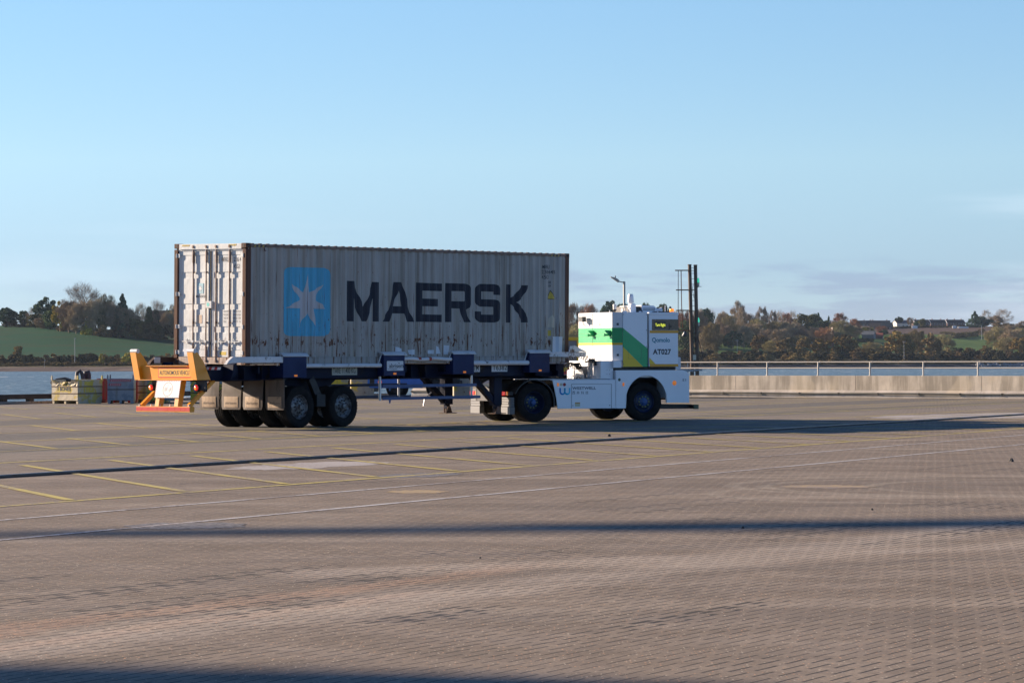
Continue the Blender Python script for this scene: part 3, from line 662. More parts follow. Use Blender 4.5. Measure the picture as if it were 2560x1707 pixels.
mb = MB(); mb.tube([(.62, -1.215, 4.30), (.62, -1.235, 4.24), (.66, -1.235, 4.24)], .012, 6); mb.build('lashing_hook', c_post, con)
# ================================================================== terminal trailer under the container
m_blue = paint('chassis_blue', (.0035, .008, .028), .6, 0, .3, 1.5, dirt=(.016, .011, .008), damt=.42, dscale=2.5, Specular_IOR_Level=.15)
m_cbl = paint('box_blue', (.006, .019, .085), .5, 0, .25, 2, dirt=(.05, .03, .02), damt=.22, dscale=3, Specular_IOR_Level=.22)
m_twht = paint('worn_white_steel', (.66, .67, .68), .5, dirt=(.07, .045, .03), damt=.34, dscale=5)
m_blk = paint('black_steel', (.012, .012, .013), .6, dirt=(.05, .04, .03), damt=.3)
m_alu = paint('bare_aluminium', (.55, .55, .56), .35, .6)
m_rust = paint('rusty_steel', (.10, .052, .034), .8, dirt=(.03, .02, .015), damt=.5)
m_org = paint('safety_orange', (.82, .32, .01), .42, 0, .08, 2, dirt=(.25, .12, .03), damt=.12)
m_rail_b = paint('side_guard_blue', (.016, .06, .19), .4, 0, .3, 2)
def tyre_mat():
    t = NT('tyre_rubber'); n = t.noise(t.co(), 6, 5); n2 = t.noise(t.co(), 40, 4)
    return t.fin(t.mix(t.rng(n, .35, .7), (.009, .009, .010), (.020, .019, .018)), .85, 0, n2, .2, .004, Specular_IOR_Level=.15)
m_tyre = tyre_mat()
m_rim = paint('rim_steel', (.20, .205, .21), .45, .3, dirt=(.035, .022, .018), damt=.6, dscale=9)
m_rimb = paint('rim_blue', (.005, .02, .065), .4, .1, .3); m_hubb = paint('hub_blue', (.012, .075, .25), .4)
m_nut = paint('wheel_nut', (.05, .05, .05), .5, .5); m_nuty = flat('nut_pointer_green', (.20, .24, .08), .5)
m_amb = lamp_mat('amber_marker', (.8, .22, .02), .15); m_red = lamp_mat('red_lens', (.75, .03, .02), .25)
def make_tyre(r, w, sgn, rimr):
    """tyre around its own centre; outer face towards sgn*Y"""
    h = w/2; pr = []
    half = [(rimr, .40*w), (rimr+.02, .47*w), (rimr+.06, .50*w), ((r+rimr)/2, .535*w), (r-.07, .52*w), (r-.025, .475*w), (r-.006, .44*w)]
    tread = []
    ng = 4; ys = np.linspace(-.42*w, .42*w, ng*4+1)
    for k, y in enumerate(ys): tread.append((r-.016 if k % 4 == 2 else r, y))
    pr = [(a, -b) for a, b in half]+tread+[(a, b) for a, b in half[::-1]]+[(rimr-.01, .30*w), (rimr-.01, -.30*w)]
    mb = MB(); mb.lathe(pr, ax='y', n=56)
    # shoulder lugs
    for k in range(40):
        a = 2*math.pi*k/40
        for s_ in (-1, 1):
            c, s = math.cos(a), math.sin(a); y0 = s_*.40*w; y1 = s_*.50*w
            P = lambda rr, da, y: (rr*math.cos(a+da), y, rr*math.sin(a+da))
            mb.add([P(r-.03, -.035, y0), P(r-.03, .035, y0), P(r+.004, .035, y0), P(r+.004, -.035, y0), P(r-.04, -.035, y1), P(r-.04, .035, y1), P(r-.012, .035, y1), P(r-.012, -.035, y1)],
                   [(0, 1, 2, 3), (4, 7, 6, 5), (0, 4, 5, 1), (2, 6, 7, 3), (0, 3, 7, 4), (1, 5, 6, 2)])
    return mb
def wheel(parent, loc, sgn, r=.505, w=.30, rimr=.29, kind='trailer', seed=0):
    """rim (part) with tyre and hub (sub-parts); outer face towards sgn*Y"""
    rim, hubm = (m_rim, m_rim) if kind == 'trailer' else (m_rimb, m_hubb)
    mb = MB(); o_ = sgn*w*.40; dp = {'trailer': .07, 'steer': .05, 'drive': .20}[kind]*sgn
    pr = [(rimr+.012, o_), (rimr-.004, o_+sgn*.012), (rimr-.02, o_-sgn*.01), (rimr-.035, o_-dp*.7), (rimr-.07, o_-dp), (.15, o_-dp+sgn*.045), (.10, o_-dp+sgn*.045), (.0, o_-dp+sgn*.045)]
    pr += [(0, -o_*.9), (rimr-.04, -o_*.9), (rimr+.01, -o_)]
    mb.lathe(pr, ax='y', n=40, closed=True)
    d = mb.build('wheel', rim, parent, smooth=True, loc=loc)
    d.rotation_euler = (0, seed*.7, 0)
    holes = MB()
    for k in range(10):
        a = 2*math.pi*(k+.5)/10; holes.disc(.023, ((rimr-.075)*math.cos(a), o_-dp+sgn*.018, (rimr-.075)*math.sin(a)), 'y', 10)
    holes.build('hand_hole', m_blk, d)
    make_tyre(r, w, sgn, rimr).build('tyre', m_tyre, d, smooth=True)
    hb = MB(); y1 = o_-dp+sgn*.045; ln = {'trailer': .11, 'steer': .06, 'drive': .13}[kind]*sgn
    hb.lathe([(0, y1), (.11, y1), (.105, y1+ln*.25), (.075, y1+ln*.3), (.07, y1+ln*.92), (.055, y1+ln), (0, y1+ln)], ax='y', n=24)
    hb.build('hub', hubm, d, smooth=True)
    nt = MB()
    for k in range(10):
        a = 2*math.pi*k/10; nt.lathe([(0, y1-sgn*.01), (.019, y1-sgn*.01), (.019, y1+sgn*.035), (0, y1+sgn*.035)], (.142*math.cos(a), 0, .142*math.sin(a)), 'y', 6)
    nt.build('wheel_nut', m_nut if kind == 'trailer' else m_nuty, d)
    return d
tr = empty('container_trailer', TRO, TRA, 'dark blue port trailer with white guide caps and an orange rear crash frame', 'trailer')
tr.rotation_euler = (0, -R(.18), TRA); tr.location = TRO+Vector((0, 0, -.008))
# main beams and cross members
mb = MB()
for y in (-.52, .52): mb.box(-1.05, 12.2, y-.008, y+.008, 1.15, 1.50); mb.box(-1.05, 12.2, y-.09, y+.09, 1.49, 1.506); mb.box(-1.05, 12.2, y-.09, y+.09, 1.142, 1.156)
for x_ in np.arange(-.2, 12, .75): mb.box(x_, x_+.06, -1.12, 1.12, 1.32, 1.48)
for x0, x1 in ((2.0, 4.75), (8.2, 10.45)): mb.box(x0, x1, -1.145, -1.125, 1.195, 1.50); mb.box(x0, x1, -1.17, -1.07, 1.185, 1.199); mb.box(x0, x1, 1.125, 1.145, 1.195, 1.50)
for x0, x1 in ((5.5, 7.4), (-.35, 1.2), (11.2, 12.1)): mb.box(x0, x1, -.90, -.88, 1.18, 1.50); mb.box(x0, x1, -1.12, -.86, 1.165, 1.182); mb.box(x0, x1, .88, .90, 1.18, 1.50)
for x_ in (5.72, 6.05, 6.6, .1, .7): mb.box(x_, x_+.02, -1.10, -.88, 1.18, 1.50)
mb.build('chassis_frame', m_blue, tr, bevel=.004)
mb = MB(); mb.box(-1.07, -.36, -.93, -.91, 1.165, 1.50); mb.prism([(-.40, 1.53), (-.28, 1.6), (-.30, 1.30), (-.52, 1.165), (-.42, 1.3)], -1.24, -.91)
mb.box(-1.07, -.36, .91, .93, 1.165, 1.50); mb.prism([(-.40, 1.53), (-.28, 1.6), (-.30, 1.30), (-.52, 1.165), (-.42, 1.3)], .91, 1.24); mb.each('tail_panel', m_blue, tr, k=2, bevel=.005)
mb = MB(); mb.box(.15, 12.15, -.5, .5, 1.506, 1.512); mb.build('deck_plate', m_rust, tr)
# outer guide boxes with their outward leaning white caps
BX = [(1.16, 1.97), (4.74, 5.52), (7.36, 8.18), (10.40, 11.23)]
for i, (xa, xb) in enumerate(BX):
    for sy in (-1, 1):
        z0 = 1.21+i*.022; zt = 1.74+i*.02; mb = MB()
        P = [(-1.24, 1.5), (-1.24, zt-.02), (-1.36, zt), (-1.36, z0), (-.9, z0), (-.9, 1.5)]
        mb.prism([(sy*-p[0]*-1 if False else p[0]*-sy*-1, p[1]) for p in P] if False else [(p[0] if sy < 0 else -p[0], p[1]) for p in P], xa, xb, 'x')
        b = mb.build('guide_box', m_cbl, tr, bevel=.006)
        c = MB(); yy = -1.30 if sy < 0 else 1.30
        Q = [(-1.225, zt+.06), (-1.245, zt+.072), (-1.32, zt+.062), (-1.395, zt-.005), (-1.392, zt-.022), (-1.31, zt+.035), (-1.25, zt+.04), (-1.235, zt-.02)]
        c.prism([(p[0] if sy < 0 else -p[0], p[1]) for p in Q], xa-.02, xb+.06, 'x')
        # thin bent end cheek seen as the white slanted line
        c.prism([(xa-.17, zt-.24), (xa-.02, zt+.05), (xa-.0, zt+.05), (xa-.15, zt-.24)], yy-.02 if sy < 0 else yy, yy if sy < 0 else yy+.02)
        c.build('guide_cap', m_twht, b, bevel=.004)
        if sy < 0:
            a_ = MB(); xm = [1.585, 5.137, 7.796, 10.832][i]; a_.box(xm-.05, xm+.05, -1.378, -1.36, z0+.03, z0+.075); a_.build('side_marker', m_amb, b, bevel=.004)
# white bump tubes
for (xa, xb, z, r_) in ((2.0, 4.68, 1.495, .052), (5.5, 7.34, 1.645, .045), (8.17, 10.40, 1.535, .062)):
    for sy in (-1, 1):
        mb = MB(); n_ = 9; pts = [(xa+(xb-xa)*k/n_, sy*1.30, z+.012*math.sin(k*1.3)*(1 if z > 1.6 else .2)) for k in range(n_+1)]
        rr = [r_]*(n_+1); mb.tube([(pts[0][0]-.015, pts[0][1], pts[0][2])]+pts+[(pts[-1][0]+.02, pts[-1][1], pts[-1][2])], [r_*.6]+rr+[r_*.6], 16)
        tb = mb.build('bump_tube', m_twht, tr, smooth=True)
        if z > 1.6 and sy < 0:
            q = MB()
            for x_ in (6.12, 6.52): q.lathe([(r_+.003, -.05), (r_+.003, .05), (r_-.01, .05), (r_-.01, -.05)], (x_, -1.30, z+.004), 'x', 16)
            q.build('red_band', flat('faded_red_paint', (.35, .05, .03), .6), tb)
for sy in (-1, 1):
    mb = MB(); mb.box(-.52, 1.16, sy*1.36, sy*1.25, 1.575, 1.722); y_ = sy*1.30
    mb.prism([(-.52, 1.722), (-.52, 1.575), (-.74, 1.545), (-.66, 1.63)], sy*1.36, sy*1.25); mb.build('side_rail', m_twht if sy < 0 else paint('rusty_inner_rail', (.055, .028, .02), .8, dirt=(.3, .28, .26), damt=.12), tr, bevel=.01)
    if sy > 0: q = MB(); q.box(-.60, -.40, 1.245, 1.24, 1.58, 1.72); q.build('rail_end_plate', m_twht, tr)
    # front nose guides
    mb = MB(); mb.box(11.24, 12.72, sy*1.36, sy*1.25, 1.68, 1.81); mb.prism([(12.72, 1.81), (12.79, 1.81), (12.79, 1.69), (12.72, 1.68)], sy*1.36, sy*1.25)
    mb.prism([(12.05, 1.81), (12.10, 1.97), (12.30, 1.985), (12.79, 1.82)], sy*1.36, sy*1.34)
    mb.build('nose_guide', paint('scuffed_white_steel', (.62, .64, .66), .5, dirt=(.07, .035, .025), damt=.42, dscale=4), tr, bevel=.008)
mb = MB(); mb.box(11.9, 12.16, -1.1, 1.1, 1.17, 1.50); mb.box(9.9, 12.0, -.7, .7, 1.12, 1.16); mb.lathe([(0, .95), (.045, .95), (.045, 1.15), (0, 1.15)], (11.3, 0, 0), 'z', 14); mb.build('coupling_plate', m_blue, tr, bevel=.01)
# plates on the side web
def plate(x0, x1, z0, z1, txt, yy=-1.147, col=None, w=None, h=None, dx=.03, dz=.04):
    mb = MB(); mb.box(x0, x1, yy-.004, yy, z0, z1, 0); letters(mb, txt, (x0+dx, yy-.0065, z0+dz), (1, 0, 0), (0, 0, 1), w or (x1-x0)*.93, h or (z1-z0)*.74, .012, 1)
    return mb.build('plate', [col or flat('plate_cream', (.42, .41, .33), .6), c_blk], tr, fixn=False)
plate(3.09, 3.99, 1.262, 1.45, 'TARE 11.400 KG.'); plate(8.35, 8.65, 1.305, 1.49, 'TM', col=m_twht, w=.20, dx=.05)
plate(9.12, 9.75, 1.305, 1.49, 'T6382', col=m_twht)
mb = MB(); mb.prism(rrect(4.85, 5.46, 1.36, 1.60, .02, 3), -1.366, -1.362, mi=0); letters(mb, 'abrisem', (4.93, -1.3685, 1.43), (1, 0, 0), (0, 0, 1), .53, .105, .012, 1)
mb.box(4.88, 5.22, -1.3685, -1.367, 1.392, 1.402, 1); mb.build('maker_plate', [m_twht, c_blk], tr, fixn=False)
# axles, wheels, hangers
for x_, s_ in ((1.88, 0), (3.43, 1)):
    mb = MB(); mb.tube([(x_, -1.0, .49), (x_, 1.0, .49)], .06, 10); mb.build('axle', m_blk, tr)
    for j, (y, sg) in enumerate(((-1.065, -1), (-.44, 1), (.44, -1), (1.065, 1))): wheel(tr, (x_, y, .505), sg, kind='trailer', seed=j*1.3+s_*2, w=.32)
for sy in (-1, 1):
    mb = MB(); y = sy*.75
    mb.prism([(1.5, 1.19), (3.6, 1.19), (3.35, 1.02), (2.95, .98), (2.80, .55), (2.50, .55), (2.36, .98), (1.8, 1.02)], y-.11, y+.11)
    mb.bar((2.05, y, .60), (3.3, y, .58), .14, .16); mb.build('suspension_hanger', m_blue, tr, bevel=.01)
    mb = MB(); mb.box(2.50, 2.80, sy*1.20, sy*1.0, .50, .80); mb.bar((2.35, sy*1.1, 1.2), (2.62, sy*1.1, .75), .12, .2); mb.build('hanger_bracket', m_blk, tr, bevel=.01)
# mud flaps, each a thin sheet a little bowed, with a maker's panel
def flap(y0, y1, bow, tilt):
    n = 8; x0 = 1.16; zt, zb = 1.175, .445; mb = MB(); t = .012; m2 = 6; out_ = rrect(0, 1, 0, 1, .09, 3)
    for layer, (sc_, dx, mi) in enumerate(((1, 0, 0),)):
        vs = []; nz_ = 10; ny_ = 8
        for a in (0, 1):
            for i in range(nz_+1):
                f_ = i/nz_
                for j in range(ny_+1):
                    g_ = j/ny_; yy = y0+(y1-y0)*g_; inset = .05*max(0, (f_-.9)/.1)**2*(1 if g_ < .5 else -1)*(abs(g_-.5)*2)**6
                    yy += (y1-y0)*inset/abs(y1-y0)*abs(y1-y0)*0; z = zt-(zt-zb)*f_
                    if f_ > .93 and (j == 0 or j == ny_): yy += (.03 if (j == 0) == (y1 > y0) else -.03); 
                    x = x0-bow*math.sin(f_*2.2)*math.cos((g_-.5)*2.2)-tilt*f_+a*t
                    vs.append((x, yy+ .03*f_*math.sin(y0*9), z))
        k = (nz_+1)*(ny_+1); fs = []
        for i in range(nz_):
            for j in range(ny_):
                q = i*(ny_+1)+j; fs.append((q, q+1, q+ny_+2, q+ny_+1)); fs.append((k+q, k+q+ny_+1, k+q+ny_+2, k+q+1))
        for i in range(nz_):
            for j in (0, ny_): q = i*(ny_+1)+j; fs.append((q, q+ny_+1, k+q+ny_+1, k+q))
        for j in range(ny_):
            for i in (0, nz_): q = i*(ny_+1)+j; fs.append((q, k+q, k+q+1, q+1))
        mb.add(vs, fs)
    fl = mb.build('mud_flap', paint('dusty_rubber', (.115, .092, .074), .75, dirt=(.06, .05, .042), damt=.4, dscale=4, streak=True), tr, smooth=True)
    ym_ = (y0+y1)/2+.02*math.sin(y0*9); w_ = abs(y1-y0)*.36; X = lambda f_, g_: x0-bow*math.sin(f_*2.2)*math.cos(g_*2.2)-tilt*f_-.006
    p = MB(); rows = 6
    vs = []
    for i in range(rows+1):
        f_ = .57+.36*i/rows
        for j in range(5): g_ = (j/4-.5)*.72; vs.append((X(f_, g_), ym_-(g_)*abs(y1-y0), zt-(zt-zb)*f_))
    p.add(vs, [(i*5+j, i*5+j+1, i*5+j+6, i*5+j+5) for i in range(rows) for j in range(4)], 0)
    v, f = text_geo('abrisem', .72*abs(y1-y0)*.8, .07, .006)
    def PT(a, b): 
        yy = ym_+.29*abs(y1-y0)-a; z = .60+b-.03; f_ = (zt-z)/(zt-zb); g_ = (yy-ym_)/abs(y1-y0); return (X(f_, g_)-.003, yy, z)
    p.add([PT(a, b) for a, b in v], f, 1)
    for r_ in range(3): p.add([PT(.0, -.03-.028*r_), PT(.40, -.03-.028*r_), PT(.40, -.038-.028*r_), PT(.0, -.038-.028*r_)], [(0, 1, 2, 3)], 1)
    p.build('maker_panel', [paint('flap_panel', (.38, .27, .17), .7, dirt=(.22, .15, .09), damt=.4, dscale=6), flat('flap_text', (.14, .10, .07), .7)], fl, fixn=False)
flap(1.47, .80, .05, -.02); flap(.70, .04, .03, .02); flap(-.04, -.70, .06, .03); flap(-.76, -1.39, .02, .0)
mb = MB(); mb.box(1.12, 1.2, -1.4, 1.48, 1.16, 1.20); mb.build('flap_bar', m_blk, tr)
# landing legs with diagonal struts
for sy in (-1, 1):
    y = sy*.85; mb = MB(); mb.box(9.47, 9.78, y-.09, y+.09, .44, 1.24); mb.box(9.58, 9.70, y-.06, y+.06, .33, .46)
    for k in range(11): mb.box(9.455, 9.47, y-.012, y+.012, .52+k*.06, .535+k*.06)
    mb.bar((8.62, y, 1.22), (9.56, y, .50), .12, .15); l = mb.build('landing_leg', m_blue, tr, bevel=.006)
    f = MB(); f.lathe([(0, .24), (.05, .24), (.05, .46), (0, .46)], (9.64, y, 0), 'z', 12)
    for s_ in (-1, 1): f.prism([(9.60+s_*.02, .40), (9.52+s_*.08+.04, .22), (9.76+s_*.08+.06, .22), (9.68+s_*.02, .40)], y+s_*.09, y+s_*.11)
    f.box(9.46, 9.90, y-.13, y+.13, .205, .225); f.build('foot', paint('rusty_foot', (.16, .085, .05), .75, dirt=(.03, .025, .02), damt=.5), l, bevel=.004)
mb = MB(); mb.bar((9.62, -.85, .95), (9.62, .85, .95), .07); mb.tube([(9.45, .95, .95), (9.1, 1.15, .60), (9.05, 1.15, .40)], .018, 8); mb.build('gear_shaft', m_alu, tr)
# side guards
for sy in (-1, 1):
    y = sy*1.2
    for z, x1 in ((.975, 8.45), (.665, 8.60)):
        mb = MB(); mb.box(4.86 if sy < 0 else 4.4, x1, y-.012, y+.012, z-.037, z+.037)
        if sy < 0: mb.prism([(5.08, z-.03), (5.16, z-.03), (5.14, z-.12), (5.09, z-.12)], y-.016, y-.012)
        mb.build('side_guard', m_rail_b, tr, bevel=.004)
    for x_ in (4.80, 8.10 if sy > 0 else 8.29): mb = MB(); mb.tube([(x_, y+(.03*-sy), .62), (x_, y+(.03*-sy), 1.22)], .034, 12); mb.build('guard_upright', m_alu, tr, smooth=True)
# ---- orange rear crash frame
BXX = -1.32
mb = MB()
mb.box(BXX-.0, BXX+.012, -.93, .93, 1.18, 1.52); mb.box(BXX-.10, BXX+.05, -.93, .93, 1.175, 1.19); mb.box(BXX-.06, BXX+.05, -.70, .70, 1.508, 1.523)
cb = mb.build('crash_beam', m_org, tr, bevel=.006)
for sy in (-1, 1):
    mb = MB(); lean = -.12
    def yz(z, o=0): t_ = (z-1.18)/(1.84-1.18); return sy*(.985-.155*t_*(1 if sy < 0 else -.9)) if False else sy*(.96+(-.15 if sy < 0 else .16)*t_)
    # rear face plate and two cheeks that taper to the top
    zz = [1.18, 1.60, 1.83]; bk = [.30, .17, .02]; fr = [-.08, -.08, -.08]
    for c_ in (-.095, .085):
        v = []
        for z, b_, f_ in zip(zz, bk, fr): 
            for d_ in (0, .014): v += [(BXX+f_, yz(z)+c_+d_, z), (BXX+.05+b_, yz(z)+c_+d_, z)]
        mb.add(v, [(0, 1, 5, 4), (4, 5, 9, 8), (2, 6, 7, 3), (6, 10, 11, 7), (0, 4, 6, 2), (4, 8, 10, 6), (1, 3, 7, 5), (5, 7, 11, 9), (8, 9, 11, 10), (0, 2, 3, 1)])
    v = []
    for z in zz:
        for d_ in (0, .014): v += [(BXX-.094+d_, yz(z)-.095, z), (BXX-.094+d_, yz(z)+.099, z)]
    mb.add(v, [(0, 1, 5, 4), (4, 5, 9, 8), (2, 6, 7, 3), (6, 10, 11, 7), (0, 4, 6, 2), (4, 8, 10, 6), (1, 3, 7, 5), (5, 7, 11, 9), (8, 9, 11, 10), (0, 2, 3, 1)])
    p = mb.build('guide_post', m_org, tr, bevel=.004)
    q = MB(); yt = yz(1.85); q.tube([(BXX-.03, yt-.115, 1.865), (BXX-.03, yt+.115, 1.865)], .052, 16); q.build('post_cap', m_twht, p, smooth=True)
    # tail lamp pod
    q = MB(); ly = sy*.93 if sy < 0 else .60; q.lathe([(0, .0), (.075, .0), (.085, .05), (.07, .22), (0, .26)], (BXX+.0, ly, 1.0), 'x', 20); q.box(BXX+.05, BXX+.10, ly-.25, ly+.02, .95, 1.16)
    lm = q.build('tail_lamp', m_blk, tr, smooth=True)
    q = MB(); q.lathe([(0, -.035), (.035, -.03), (.062, -.012), (.068, .0), (0, .0)], (BXX-.002, ly, 1.0), 'x', 20, closed=False); q.build('lens', m_red, lm, smooth=True)
    q = MB(); q.lathe([(.0, -.0385), (.03, -.036), (.030, -.030)], (BXX-.002, ly, .985), 'x', 16, closed=False); q.build('amber_lens', lamp_mat('amber_lens', (.9, .25, .02), .35), lm)
mb = MB(); mb.prism(rrect(-.775, .345, 1.235, 1.465, .01, 2), BXX-.008, BXX-.003, 'x', 0); 
mb.prism([(-.75, 1.258), (.32, 1.258), (.32, 1.442), (-.75, 1.442)], BXX-.011, BXX-.0085, 'x', 1)
letters(mb, 'AUTONOMOUS VEHICLE', (BXX-.0125, .295, 1.30), (0, -1, 0), (0, 0, 1), 1.02, .105, .012, 2)
mb.build('warning_sign', [flat('sign_red', (.55, .06, .03), .5), flat('sign_amber', (.85, .40, .02), .5), c_blk], tr, fixn=False)
# lower under-run bar
XB = -1.52
mb = MB(); mb.box(XB, XB+.15, -.92, .90, .43, .56); ub = mb.build('underrun_bar', m_org, tr, bevel=.005)
mb = MB(); ys = [.90, .70, .18, -.16, -.42, -.60, -.76, -.915]
for a_, b_ in zip(ys, ys[1:]): mb.box(XB-.004, XB, a_-.006, b_+.002, .452, .545)
mb.build('red_reflector', paint('reflective_red', (.62, .05, .04), .4, dirt=(.4, .12, .08), damt=.25, dscale=6), ub)
mb = MB()
for y in (.84, .45, .16, -.20, -.46, -.83): mb.lathe([(0, .56), (.028, .56), (.028, .572), (.02, .575), (.02, .61), (0, .61)], (XB+.06, y, 0), 'z', 8)
mb.build('bolt', flat('zinc_bolt', (.75, .74, .7), .4), ub)
for y in (.21, -.44):
    mb = MB(); v = [(XB+.0, y-.0, .56), (BXX-.04, y-.0, 1.18)]; mb.prism([(XB+.01, .56), (XB+.16, .56), (BXX+.10, 1.175), (BXX-.07, 1.175)], y-.065, y+.065); mb.build('sign_leg', m_org, tr, bevel=.005)
for y in (.80, -.80):
    mb = MB(); mb.bar((XB+.08, y, .57), (-.62, y*1.0, 1.17), .08, .09); mb.build('brace', m_org, tr, bevel=.005)
    q = MB(); q.prism([(XB+.02, .565), (XB+.17, .565), (XB+.26, .70)], y-.05, y-.04); q.build('gusset', m_org, tr)
# sign board: no vehicles or people near
sl_ = (BXX-.07-XB-.01)/(1.175-.56)
def SB(y, z, o=0): return (XB+.0+(z-.56)*sl_-.012-o, y, z)
mb = MB(); y0, y1, z0, z1 = .29, -.52, .765, 1.165
mb.add([SB(y0, z0), SB(y1, z0), SB(y1, z1), SB(y0, z1), SB(y0, z0, .006), SB(y1, z0, .006), SB(y1, z1, .006), SB(y0, z1, .006)], [(0, 1, 2, 3), (7, 6, 5, 4), (0, 4, 5, 1), (1, 5, 6, 2), (2, 6, 7, 3), (3, 7, 4, 0)], 0)
def quad(a, b, c, d, mi, o=.008): mb.add([SB(*a, o), SB(*b, o), SB(*c, o), SB(*d, o)], [(0, 1, 2, 3)], mi)
k = 0
for i in range(14): yy = y0-.0-i*.058; quad((yy, z1-.022), (yy-.028, z1-.022), (yy-.042, z1-.003), (yy-.014, z1-.003), 1); quad((yy, z0+.003), (yy-.028, z0+.003), (yy-.042, z0+.022), (yy-.014, z0+.022), 1)
for i in range(7): zz_ = z0+.03+i*.052; quad((y0-.004, zz_), (y0-.026, zz_+.012), (y0-.026, zz_+.038), (y0-.004, zz_+.026), 1); quad((y1+.026, zz_), (y1+.004, zz_+.012), (y1+.004, zz_+.038), (y1+.026, zz_+.026), 1)
cy, cz = -.115, .965; n_ = 36; vs = []
for k in range(n_): a = 2*math.pi*k/n_; vs += [SB(cy+.17*math.cos(a), cz+.17*math.sin(a), .008), SB(cy+.148*math.cos(a), cz+.148*math.sin(a), .008)]
mb.add(vs, [(2*k, 2*k+1, (2*k+3) % (2*n_), (2*k+2) % (2*n_)) for k in range(n_)], 1)
def blob(y, z, w_, h_): quad((y, z), (y-w_, z), (y-w_, z+h_), (y, z+h_), 2, .009)
blob(cy+.11, cz-.035, .09, .075); blob(cy-.03, cz-.04, .085, .05); blob(cy-.075, cz-.0, .04, .05); blob(cy+.015, cz+.075, .018, .035); blob(cy+.03, cz+.045, .045, .01); blob(cy+.10, cz-.06, .03, .02); blob(cy-.04, cz-.07, .03, .025)
mb.build('sign_board', [flat('sign_white', (.80, .78, .76), .5), flat('sign_faded_red', (.62, .30, .30), .5), flat('sign_faded_grey', (.42, .42, .43), .5)], tr, fixn=False)
# red and white width marker bar
mb = MB(); N_ = 30; xw = -1.02
for k in range(N_): a = 1.44-k*.096; 
for k in range(15):
    a = 1.40-k*.187; mb.prism([(a, 1.42), (a-.187/2, 1.42), (a-.187/2-.03, 1.48), (a-.03, 1.48)], xw, xw+.02, 'x', 0); mb.prism([(a-.187/2, 1.42), (a-.187, 1.42), (a-.187-.03, 1.48), (a-.187/2-.03, 1.48)], xw, xw+.02, 'x', 1)
mb.build('marker_bar', [flat('marker_red', (.55, .03, .03), .5), flat('marker_white', (.72, .72, .72), .5)], tr)
mb = MB(); mb.box(-1.0, -.98, -.95, -.60, .90, 1.17); mb.build('lamp_bracket', m_blk, tr)
# ================================================================== driverless terminal tractor
TTO = Vector((.052, 85.1, 0)); TTA = R(25)
tt = empty('terminal_tractor', TTO, TTA, 'white driverless port tractor with green and yellow bands and a small boxy cabin', 'tractor')
m_w = paint('tractor_white', (.86, .88, .90), .32, 0, .05, 1.5, bump=.05, dirt=(.55, .54, .5), damt=.08)
m_gr = paint('tractor_green', (.02, .42, .14), .35, 0, .05, 1.5, bump=.05); m_yl = paint('tractor_yellow', (.85, .56, .02), .35, 0, .05, 1.5, bump=.05)
m_or = paint('tractor_orange', (.75, .34, .01), .35, 0, .05, bump=.05)
m_gl = NT('dark_glass').fin((.012, .010, .010), .08, 0, Specular_IOR_Level=.6)
m_seam = flat('panel_seam', (.10, .11, .12), .6); m_bk = flat('matt_black', (.014, .014, .015), .6)
m_gry = paint('tractor_grey', (.13, .13, .13), .5, 0, .15, 3, dirt=(.15, .14, .13), damt=.3)
# chassis
mb = MB()
for y in (-.43, .43): mb.box(-.9, 4.5, y-.04, y+.04, .55, .95)
mb.box(-.9, -.8, -.5, .5, .55, .95); mb.tube([(0, -.95, .5), (0, .95, .5)], .09, 10); mb.lathe([(0, -.2), (.18, -.15), (.2, 0), (.18, .15), (0, .2)], (0, 0, .5), 'y', 16)
mb.tube([(3.27, -.95, .5), (3.27, .95, .5)], .06, 8); mb.box(.7, 2.4, -1.0, 1.0, .42, .98)
mb.build('chassis', m_blk, tt)
mb = MB(); mb.lathe([(0, .97), (.48, .97), (.50, 1.0), (.50, 1.08), (.42, 1.11), (0, 1.11)], (-.15, 0, 0), 'z', 28); mb.box(-.6, .3, -.45, .45, .95, 1.0); mb.prism([(-.15, 1.0), (-.85, .92), (-.85, .86), (-.15, .92)], -.3, .3)
mb.build('fifth_wheel', m_bk, tt, bevel=.01)
